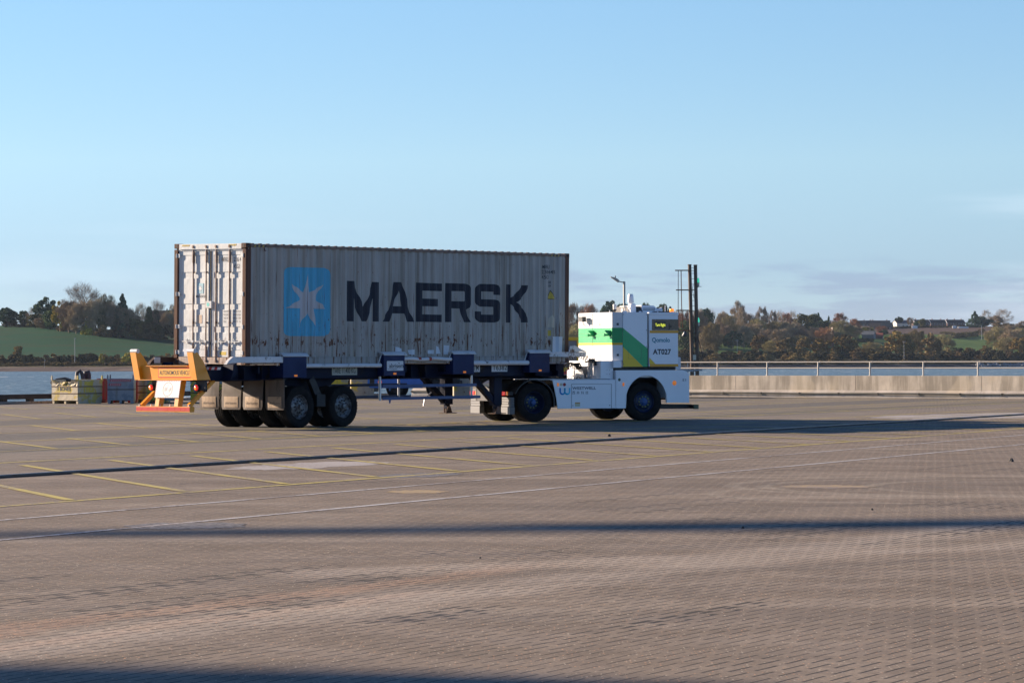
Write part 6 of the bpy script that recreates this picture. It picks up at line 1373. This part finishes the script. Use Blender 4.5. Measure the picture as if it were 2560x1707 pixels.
TL = [ # left wood
 (12, 817, 768, 52, 'ed', 'near black evergreen tree at the extreme left edge of the far wood'), (33, 817, 776, 30, 'ed', 'small near black evergreen beside the tree at the left edge'), (58, 815, 776, 34, 'e', 'lone small dark tree in the gap left of the round-topped pine'),
 (84, 815, 767, 42, 'b', 'small pale bare tree against the sky just left of the round-topped pine'), (112, 815, 741, 60, 'ed', 'tall dark round-topped evergreen standing above the hedge on the left hill'), (88, 820, 784, 60, 'og', None), (128, 824, 775, 50, 'e', None), (108, 822, 794, 60, 't', None),
 (150, 829, 752, 46, 'y', 'yellow-green maple at the left end of the big bare wood'), (172, 833, 748, 66, 't', None), (207, 833, 702, 116, 'b', 'tallest bare tree of the left wood, spreading wide against the sky'), (205, 836, 752, 86, 't', None), (190, 836, 760, 60, 't', None), (238, 838, 745, 62, 't', None), (264, 838, 734, 62, 'to', 'leafless olive tree just right of the tallest bare tree'), (225, 838, 790, 40, 'hy', 'yellow-leaved bush at the foot of the left wood'),
 (306, 841, 732, 70, 'c', 'tall broad conical fir at the right end of the left wood'), (303, 842, 764, 80, 't', None), (285, 841, 752, 50, 'b', None), (330, 843, 770, 56, 't', None), (256, 840, 776, 30, 'e', None), (352, 844, 757, 60, 'b', 'thin bare tree left of the farmhouse roof'), (294, 842, 785, 26, 'ed', None), (372, 845, 765, 22, 'e', 'ivy-clad trunk in front of the farmhouse left chimney'), (391, 846, 745, 56, 'b', 'bare tree with ivy-clad trunk rising before the farmhouse'), (390, 846, 772, 24, 'ed', None), (376, 847, 792, 70, 'h', None), (415, 848, 780, 50, 't', None), (424, 848, 775, 40, 'e', None), (340, 845, 795, 60, 'og', None), (440, 850, 760, 60, 't', None), (470, 850, 765, 60, 'e', None), (300, 843, 800, 60, 'h', None), (360, 846, 800, 60, 'h', None), (410, 849, 800, 60, 'h', None), (260, 841, 805, 50, 'hb', None), (160, 828, 802, 40, 'hb', None), (70, 817, 802, 60, 'h', None), (120, 818, 800, 60, 'hb', None), (30, 817, 795, 50, 'h', None),
 # above the tractor
 (1440, 868, 757, 74, 't', 'leafless brown tree just right of the container top corner'), (1474, 872, 762, 60, 'tr', None), (1492, 868, 786, 90, 'e', 'rounded green evergreen left of the lamp post behind the tractor'), (1530, 860, 750, 72, 'p', 'dark spreading pine behind the lamp post'), (1560, 862, 758, 60, 'p', None), (1616, 858, 752, 40, 'p', 'dark pine crown peeping over the tractor air conditioner'), (1590, 862, 775, 60, 'e', None), (1662, 860, 755, 50, 'p', 'dark pine behind the tractor amber beacon'), (1640, 862, 778, 60, 't', None), (1500, 874, 800, 80, 't', None), (1440, 878, 810, 60, 'to', None), (1690, 870, 776, 50, 'tr', 'russet leafless tree behind the rusty stays of the mooring dolphin'),
 # right wood skyline
 (1712, 872, 774, 56, 'tr', None), (1718, 884, 800, 60, 'e', None), (1745, 872, 770, 56, 't', None), (1765, 868, 770, 46, 'ed', None), (1772, 860, 766, 40, 'b', None), (1808, 858, 777, 50, 't', None), (1845, 856, 753, 62, 'bt', 'tallest slender poplar of the skyline right of the mooring dolphin'), (1852, 858, 768, 40, 'b', None), (1826, 862, 782, 50, 'to', None), (1872, 856, 781, 46, 't', None), (1905, 852, 764, 44, 'bt', 'second slender bare poplar along the skyline'), (1890, 858, 795, 60, 'to', None), (1932, 852, 773, 30, 'bt', None), (1948, 852, 773, 42, 'b', None), (1965, 852, 783, 50, 'tr', 'russet leafless tree above the white cottage gable'), (1982, 850, 776, 34, 'b', None), (1945, 860, 800, 80, 'to', None), (1988, 852, 806, 60, 't', None), (2008, 849, 781, 56, 'og', 'dull green oak on the skyline right of the white cottage'), (2030, 846, 783, 52, 'og', None), (2046, 842, 781, 40, 'c', 'dark fir left of the brick gable on the right shore'), (2072, 842, 788, 22, 'c', 'narrow dark fir at the right end of the evergreen clump'), (2050, 848, 800, 56, 'ed', None), (2030, 850, 805, 50, 'ed', None), (2064, 846, 800, 40, 'e', None),
 (2100, 842, 783, 48, 'tr', 'rounded leafless tree left of the hilltop bungalows'), (2136, 842, 797, 40, 'tr', None), (2105, 852, 800, 70, 'to', None), (2130, 850, 812, 60, 't', None), (1782, 896, 800, 62, 'to', 'broad pale olive tree standing on the shore right of the mooring dolphin'), (1760, 892, 830, 50, 't', None), (1830, 876, 826, 56, 'ed', 'black conifer clump above the small meadow'), (1852, 866, 822, 24, 'c', None), (1872, 872, 832, 50, 'e', None), (1915, 866, 826, 50, 't', None), (1960, 866, 835, 60, 'to', None), (2000, 868, 838, 50, 'to', None), (2035, 868, 842, 50, 'ob', None), (2062, 866, 838, 46, 't', None), (2090, 860, 822, 60, 'to', None), (1812, 866, 812, 50, 't', None), (1880, 862, 808, 60, 't', None), (1925, 858, 806, 56, 't', None), (1960, 858, 812, 56, 'to', None), (2000, 858, 822, 60, 't', None),
 # front row of oaks
 (1897, 886, 837, 50, 'o', 'ochre oak at the left end of the shoreline oaks, right of the small meadow'), (1932, 890, 848, 56, 'to', None), (1962, 893, 844, 58, 'ob', 'brown-green oak second along the shoreline row'), (2010, 892, 842, 44, 'ob', None), (2052, 893, 847, 56, 'o', 'ochre oak third along the shoreline row'), (2110, 896, 837, 74, 'o', 'large rust and green oak left of the blue-grey barn'), (2146, 894, 862, 34, 'ho', 'orange bush in front of the small green field'), (2182, 896, 852, 60, 'to', 'straggly leafless tree leaning beside the shore lamp'), (2246, 898, 828, 84, 'o', 'largest ochre oak, right behind the white shore lamp pole'), (2292, 893, 820, 64, 'to', 'tall olive leafless tree right of the largest oak'), (2330, 897, 832, 66, 'ob', 'wide brown oak below the dark field hedge'), (2362, 890, 834, 56, 'to', None), (2396, 892, 862, 50, 'h', None), (2215, 896, 855, 50, 'ob', None), (2268, 897, 860, 50, 'og', None),
 (2421, 884, 866, 34, 'ho', 'russet bush at the lower edge of the bright green field'), (2466, 880, 860, 40, 'hb', None), (2490, 882, 815, 56, 'to', 'tall thin olive tree in front of the bright green field'), (2530, 886, 822, 76, 't', None), (2512, 890, 840, 60, 'to', None), (2556, 896, 842, 66, 'o', 'rust-coloured oak at the right edge of the picture'), (2550, 876, 815, 50, 'to', None), (2475, 858, 826, 40, 't', None), (2452, 838, 820, 26, 't', None), (2368, 836, 828, 40, 'to', None), (2520, 858, 812, 60, 't', None),
 # hill top
 (2437, 818, 777, 44, 'c', 'tall dark fir at the right end of the hilltop houses'), (2456, 818, 790, 56, 'ed', 'broad dark evergreen just right of the tall hilltop fir'), (2466, 818, 774, 34, 'b', None), (2508, 818, 772, 54, 'b', 'bare round tree on the hilltop near the right edge'), (2490, 818, 788, 40, 't', None), (2500, 820, 801, 50, 'hb', None), (2540, 820, 806, 60, 'hb', None), (2560, 820, 802, 50, 't', None), (2248, 817, 791, 24, 'p', 'dark tree on the skyline between the white gable and the houses'), (2306, 819, 795, 22, 'og', 'small green oak standing before the brick terrace'), (2276, 818, 793, 22, 't', None), (2168, 836, 816, 44, 'og', None), (2204, 834, 814, 34, 'tr', None), (2138, 826, 806, 30, 'tr', None), (2210, 838, 824, 26, 'ed', None), (2290, 819, 803, 14, 'ed', None),
]
rb_ = random.Random(5)
for e in TL: tree(*e[:5], label=e[5], group=(g_h if e[4] in ('h', 'hb') else None) if e[5] is None else None)
# ground for the wood: low trees fill the slope behind the front rows
for i in range(46):
    u_ = 1440+i*16+rb_.uniform(-5, 5)
    if u_ > 2120: break
    tree(u_, rb_.uniform(850, 874), rb_.uniform(802, 828), rb_.uniform(40, 62), rb_.choice(['t', 'to', 't', 'tr', 'to']))
# scrub along both shores
u_ = -40
while u_ < 700:
    tree(u_, 903, rb_.uniform(876, 886), rb_.uniform(34, 50), rb_.choice(['h', 'h', 'hb']), group=g_h, label='dark bramble bush in the hedge along the left far shore', D=float(shoreD(u_))+rb_.uniform(62, 84)); u_ += rb_.uniform(13, 22)
u_ = -30
while u_ < 640:
    tree(u_, 912, rb_.uniform(899, 905), rb_.uniform(30, 44), 'hb', group='grassy scrub on the left beach top', label='low brown scrub at the top of the left beach', D=float(shoreD(u_))+34, sink=.3); u_ += rb_.uniform(14, 26)
u_ = 1440
while u_ < 2640:
    s_ = rb_.uniform(60, 190); D_ = float(shoreD(u_))+s_
    tree(u_, 900, rb_.uniform(868, 884)-(s_-60)*.05, rb_.uniform(30, 48), rb_.choice(['h', 'h', 'hb', 'h', 'hb']), group=g_h, label='dark bramble bush in the scrub along the right far shore', D=D_); u_ += rb_.uniform(8, 15)
u_ = 1440
while u_ < 2640:
    D_ = float(shoreD(u_))+34; tree(u_, 906, rb_.uniform(893, 899), rb_.uniform(24, 40), rb_.choice(['hb', 'h']), group='grassy scrub on the right beach top', label='low scrub just above the right beach', D=D_, sink=.3); u_ += rb_.uniform(12, 22)
tree(47, 885, 857, 46, 'ho', 'small orange-leaved tree alone in front of the green field on the left', D=float(shoreD(47))+92)
tree(318, 893, 871, 30, 'hy', 'small yellow-green tree on the shoreline hedge right of the pole', D=float(shoreD(318))+60); tree(254, 889, 873, 16, 'hy', 'tiny yellow-green shrub sticking out of the left shoreline hedge', D=float(shoreD(254))+60)
# dark field hedge on the right
def hedge(name, label, pts, h, w_, n, mat):
    mb = MB(); rg = random.Random(3); N = n; tot = []
    for i in range(N):
        t = rg.random()*(len(pts)-1); k = int(t); p = pts[k].lerp(pts[k+1], t-k)+Vector((rg.uniform(-w_, w_), rg.uniform(-w_, w_), rg.uniform(0, h)*rg.uniform(.6, 1.05)))
        a = Vector((rg.gauss(0, 1), rg.gauss(0, 1), rg.gauss(0, 1))).normalized()*.45; b = a.cross(Vector((rg.gauss(0, 1), rg.gauss(0, 1), rg.gauss(0, 1)))).normalized()*.4
        mb.add([p-a-b, p+a-b, p+a+b, p-a+b], [(0, 1, 2, 3)])
    o = mb.build(name, mat, fixn=False); return tag(o, label, 'hedge', kind='stuff')
def hp(u, v): D = on_hill(u, v); return Vector(((u-1280)/FPX*D, D, float(hill(u, D))))
hedge('hedge', 'dark clipped field hedge between the ploughed field and the bright green field', [hp(2382, 846), hp(2410, 843), hp(2443, 840)], 5, 2, 2600, L_BUSH)
hedge('hedge', 'low dark garden hedge below the hilltop houses', [hp(2235, 822), hp(2270, 820), hp(2320, 819), hp(2430, 818)], 2.0, 1.5, 2200, L_BUSH)
hedge('hedge', 'dark straight hedge below the blue-grey barn', [hp(2140, 855), hp(2182, 856)], 3.5, 1.5, 1200, L_BUSH)
# ---- houses
m_br = paint('house_brick', (.20, .095, .065), .8, scale=.6); m_bd = paint('house_dark_brick', (.12, .065, .05), .8, scale=.6); m_rw = paint('house_render', (.72, .68, .58), .7, scale=.5); m_rt = paint('roof_tiles', (.075, .06, .052), .8, scale=.5); m_rg = paint('roof_slate', (.12, .14, .16), .7, scale=.5)
m_rr = paint('roof_red', (.33, .09, .05), .8, scale=.5); m_rb = paint('roof_brown', (.16, .12, .09), .8, scale=.5); m_trim = flat('house_trim', (.75, .74, .72), .6); m_win = NT('window_glass').fin((.05, .06, .07), .1)
def house(label, u, v, wpx, vt, rz, mats, gable='x', eave=.60, depth=8., wins=0, chim=(), D=None, trim=False, group=None, front_gable=None):
    """u,v: middle of the foot; wpx: width; vt: ridge"""
    D = D or on_hill(u, v); z = float(hill(u, D)); W_ = wpx*D/FPX; Hh = apt(u, vt, D).z-z; mw, mr = mats
    t = empty('house', ((u-1280)/FPX*D, D, z-.3), rz, label, 'house', group); he = Hh*eave; a = W_/2; b = depth/2
    mb = MB(); mb.box(-a, a, -b, b, -1.5, he)
    if gable == 'x': mb.prism([(-b, he), (b, he), (0, Hh)], -a+.05, a-.05, 'x')
    else: mb.prism([(-a, he), (a, he), (0, Hh)], -b+.05, b-.05, 'y')
    mb.build('wall', mw, t); r = MB(); o_ = .45
    if gable == 'x':
        for s in (-1, 1): r.prism([(0, Hh+.28), (s*(b+o_), he-.12), (s*(b+o_), he-.42), (0, Hh-.02)], -a-.35, a+.35, 'x')
    else:
        for s in (-1, 1): r.prism([(0, Hh+.28), (s*(a+o_), he-.12), (s*(a+o_), he-.42), (0, Hh-.02)], -b-.35, b+.35, 'y')
    rf = r.build('roof', mr, t)
    for cx in chim: c = MB(); c.box(cx*a-.45, cx*a+.45, -.4, .4, Hh-.8, Hh+1.3); c.lathe([(0, 0), (.14, 0), (.12, .5), (0, .5)], (cx*a, 0, Hh+1.3), 'z', 8); c.build('chimney', m_br, rf)
    if trim:
        q = MB()
        for s in (-1, 1): q.bar((-a-.40 if gable == 'x' else 0, s*0 if gable == 'x' else -b-.4, Hh+.12), ((-a-.40), s*(b+o_), he-.25) if gable == 'x' else (s*(a+o_), -b-.4, he-.25), .5, .9)
        q.build('bargeboard', m_trim, t)
    for k in range(wins):
        for fl in range(2 if he > 4 else 1):
            x_ = -a+(k+.5)*2*a/wins; zc = 1.4+fl*2.7; q = MB(); q.box(x_-.75, x_+.75, -b-.06, -b+.02, zc-.6, zc+.6); f = q.build('window', m_trim, t); q = MB(); q.box(x_-.62, x_-.05, -b-.09, -b-.055, zc-.48, zc+.48); q.box(x_+.05, x_+.62, -b-.09, -b-.055, zc-.48, zc+.48); q.build('pane', m_win, f)
    return t
gt = 'brick terraces on the hilltop'
house('white rendered house with dark roof at the left end of the hilltop terraces', 2252, 817, 38, 800, R(28), (m_rw, m_rg), 'x', .62, 9, 3, (.2,), trim=False)
house('brick hilltop terrace with a white gable edge, first right of the white house', 2302, 818, 42, 799, R(20), (m_bd, m_rt), 'x', .60, 9, 6, (-.7, .4), trim=True, group=gt)
house('brick hilltop terrace with a white gable edge, in the middle of the row', 2342, 818, 44, 799, R(20), (m_bd, m_rt), 'x', .60, 9, 6, (-.6, .5), trim=True, group=gt)
house('brick hilltop terrace at the right end of the row beside the tall fir', 2386, 818, 50, 799, R(20), (m_bd, m_rt), 'x', .60, 9, 7, (-.8, 0, .75), trim=True, group=gt)
house('small bungalow with white gable front on the hilltop left of the white house', 2180, 814, 42, 801, R(6), (m_bd, m_rt), 'x', .5, 9, 3, (-.2, .1), trim=True)
house('low brown-roofed bungalow at the left end of the hilltop row', 2152, 814, 24, 801, R(0), (m_rb, m_rb), 'x', .45, 9, 2, (.7,))
house('low brown-roofed bungalow between the white-gabled bungalow and the white house', 2212, 814, 26, 801, R(0), (m_rb, m_rb), 'x', .45, 9, 2, (.4,))
house('grey-roofed bungalow below the white-gabled bungalow', 2188, 823, 26, 807, R(-10), (m_rg, m_rt), 'x', .4, 9, 2)
house('brown-roofed bungalow with a white dormer below the hilltop row', 2216, 823, 30, 806, R(4), (m_bd, m_rb), 'x', .4, 9, 2)
house('blue-grey roofed barn among the trees below the bungalows', 2172, 846, 30, 827, R(-18), (m_rg, m_rg), 'x', .55, 9, 0)
house('small red-roofed shed right of the blue-grey barn', 2197, 846, 20, 832, R(-14), (m_bd, m_rr), 'x', .5, 8, 0)
house('white cottage gable in the middle of the right wood', 1980, 842, 17, 820, R(12), (m_rw, m_rb), 'y', .60, 10, 0, D=2650)
house('pale blue-white house half hidden right of the white cottage', 2022, 842, 18, 829, R(0), (paint('pale_blue_render', (.42, .46, .50), .7), m_rg), 'x', .75, 8, 2, D=2700)
house('brown-roofed outbuilding in the wood between the pale house and the brick gable', 2050, 843, 26, 833, R(-8), (m_rb, m_rb), 'x', .4, 8, 0, D=2720)
house('tall narrow orange brick gable left of the leafless olive trees', 2080, 843, 6, 818, R(6), (paint('orange_brick', (.17, .075, .05), .8), m_rb), 'y', .5, 8, 0, D=2680)
house('old brick farmhouse with two chimneys behind the bare trees on the left', 406, 846, 66, 776, R(4), (m_bd, m_rb), 'x', .55, 10, 0, (-.95, .35), D=2140)
house('pale shed in the wood above the black conifers on the right shore', 1866, 845, 12, 829, 0, (m_rb, m_rb), 'x', .4, 8, 0, D=2600)
# sheds and garden things below the terrace
for (u, w_, lb) in ((2284, 14, 'small pale garden sheds below the first hilltop terrace'), (2383, 10, 'white garden shed below the right hilltop terrace'), (2405, 26, 'long low white garden wall at the right end of the terraces')):
    D = on_hill(u, 820); z = float(hill(u, D)); mb = MB(); a = w_*D/FPX/2; mb.box(-a, a, -1, 1, -1, 2.0 if w_ < 20 else 1.4); mb.prism([(-a-.2, 2.0), (a+.2, 2.0), (0, 2.7)], -1.2, 1.2) if w_ < 20 else mb.box(-a, a, -1.05, 1.05, 1.4, 1.5)
    o = mb.build('garden_shed' if w_ < 20 else 'garden_wall', m_trim, loc=((u-1280)/FPX*D, D-9, z)); tag(o, lb, 'shed' if w_ < 20 else 'wall')
# ---- poles on the far shore
def pole(u, vb, vt, label, arms=0, D=None, r_=.16):
    D = D or float(shoreD(u))+45; z = float(hill(u, D)); zt = apt(u, vt, D).z; t = empty('lamp_pole' if arms else 'pole', ((u-1280)/FPX*D, D, z), 0, label, 'pole'); mb = MB(); mb.lathe([(0, -1), (r_, -1), (r_*.7, zt-z), (0, zt-z)], ax='z', n=8); mb.build('shaft', flat('pole_pale', (.42, .42, .42), .6), t)
    mb = MB()
    if arms: mb.box(-arms, arms, -.1, .1, zt-z-.1, zt-z+.25)
    else: mb.box(-.15, .6, -.1, .1, zt-z-.1, zt-z+.25)
    mb.build('lamp_arm', flat('pole_pale', (.42, .42, .42), .6), t)
pole(187, 897, 846, 'thin grey pole on the left shore in front of the green field')
pole(1843, 876, 851, 'pale T-topped pole in the small meadow right of the dolphin', 1.2, D=2420); pole(2260, 897, 854, 'white T-topped lamp pole on the right shore before the largest oak', 1.3); pole(2454, 838, 814, 'dark wooden pole at the end of the field hedge on the right', .6, D=3100, r_=.2)
pole(111, 915, 901, 'short thin marker post on the left beach', 0, D=float(shoreD(111))+20, r_=.08)
# boulders of the revetment at the right end of the beach, and gorse-like beach wrack
m_rock = paint('revetment_rock', (.28, .29, .31), .8, dirt=(.06, .06, .065), damt=.5); rg = random.Random(2); mb = MB()
for i in range(520):
    u = rg.uniform(2440, 2900); D = float(shoreD(u))+rg.uniform(2, 22); x = (u-1280)/FPX*D; z = float(hill(u, D))+rg.uniform(0, .8); s = rg.uniform(.7, 1.5); n = 6; vs = []
    for j in range(3):
        for k in range(n): a = k*6.283/n+j*.4; q = s*(1, .85, .4)[j]*rg.uniform(.8, 1.2); vs.append((x+q*math.cos(a), D+q*math.sin(a), z-.4+j*s*.55))
    mb.add(vs, [(j*n+k, j*n+(k+1) % n, (j+1)*n+(k+1) % n, (j+1)*n+k) for j in range(2) for k in range(n)]+[tuple(range(2*n, 3*n))])
tag(mb.build('boulders', m_rock, fixn=False), 'heap of grey and black revetment boulders at the right end of the beach', 'boulders', kind='stuff')
# ================================================================== one object for each separate piece
def split_islands(o):
    me = o.data; nv = len(me.vertices); nf = len(me.polygons)
    if nf > 4000 or nf < 2: return
    par = list(range(nv))
    def find(a):
        while par[a] != a: par[a] = par[par[a]]; a = par[a]
        return a
    for p in me.polygons:
        v = p.vertices; r = find(v[0])
        for w_ in v[1:]: par[find(w_)] = r
    isl = {}
    for p in me.polygons: isl.setdefault(find(p.vertices[0]), []).append(p.index)
    if len(isl) < 2: return
    it = list(isl.values()); bb = []; co = np.array([v.co[:] for v in me.vertices])
    for fs in it:
        q = co[sorted({i for f in fs for i in me.polygons[f].vertices})]; bb.append((q.min(0)-.012, q.max(0)+.012))
    g = list(range(len(it)))
    def fg(a):
        while g[a] != a: a = g[a]
        return a
    for a in range(len(it)):
        for b in range(a):
            if (bb[a][0] <= bb[b][1]).all() and (bb[b][0] <= bb[a][1]).all(): g[fg(a)] = fg(b)
    cl = {}
    for a in range(len(it)): cl.setdefault(fg(a), []).extend(it[a])
    if not 2 <= len(cl) <= 60: return
    first = True
    for fs in cl.values():
        keep = set(fs); bm = bmesh.new(); bm.from_mesh(me); bm.faces.ensure_lookup_table()
        bmesh.ops.delete(bm, geom=[f for f in bm.faces if f.index not in keep], context='FACES'); m2 = me.copy(); bm.to_mesh(m2); bm.free()
        if first: newme = m2; first = False
        else:
            c = o.copy(); c.data = m2; COL.objects.link(c); c.parent = o.parent
    o.data = newme
SKIP = ('lettering', 'text', 'number', 'seam', 'grille', 'louvre', 'hazard', 'tape', 'emblem', 'crown', 'trunk', 'vent', 'sign', 'plate', 'stencil', 'reflector', 'marks', 'marker_bar', 'chevron', 'maker', 'label', 'rib', 'hose', 'bearing', 'grey_side', 'display', 'parapet', 'wall_foot', 'kerb', 'roof', 'tyre', 'caution', 'chassis_frame', 'mark', 'number', 'side_', 'camera', 'bargeboard', 'band', 'suspension', 'walkway')
for o in [o for o in COL.objects if o.type == 'MESH' and o.parent and not any(k in o.name for k in SKIP)]:
    if not o.children: split_islands(o)
# ================================================================== air
hz = MB(); hz.box(-2600, 2600, -140, 5600, -8, 75); ho_ = hz.build('haze', NT('unused').m)
hm_ = bpy.data.materials.new('thin_air_haze'); hm_.use_nodes = True; ht = hm_.node_tree; ht.nodes.clear(); oo = ht.nodes.new('ShaderNodeOutputMaterial'); pv = ht.nodes.new('ShaderNodeVolumePrincipled')
pv.inputs['Color'].default_value = (.62, .78, 1, 1); pv.inputs['Density'].default_value = .000018; pv.inputs['Anisotropy'].default_value = .2; ht.links.new(pv.outputs[0], oo.inputs['Volume']); ho_.data.materials.clear(); ho_.data.materials.append(hm_); tag(ho_, kind='stuff')
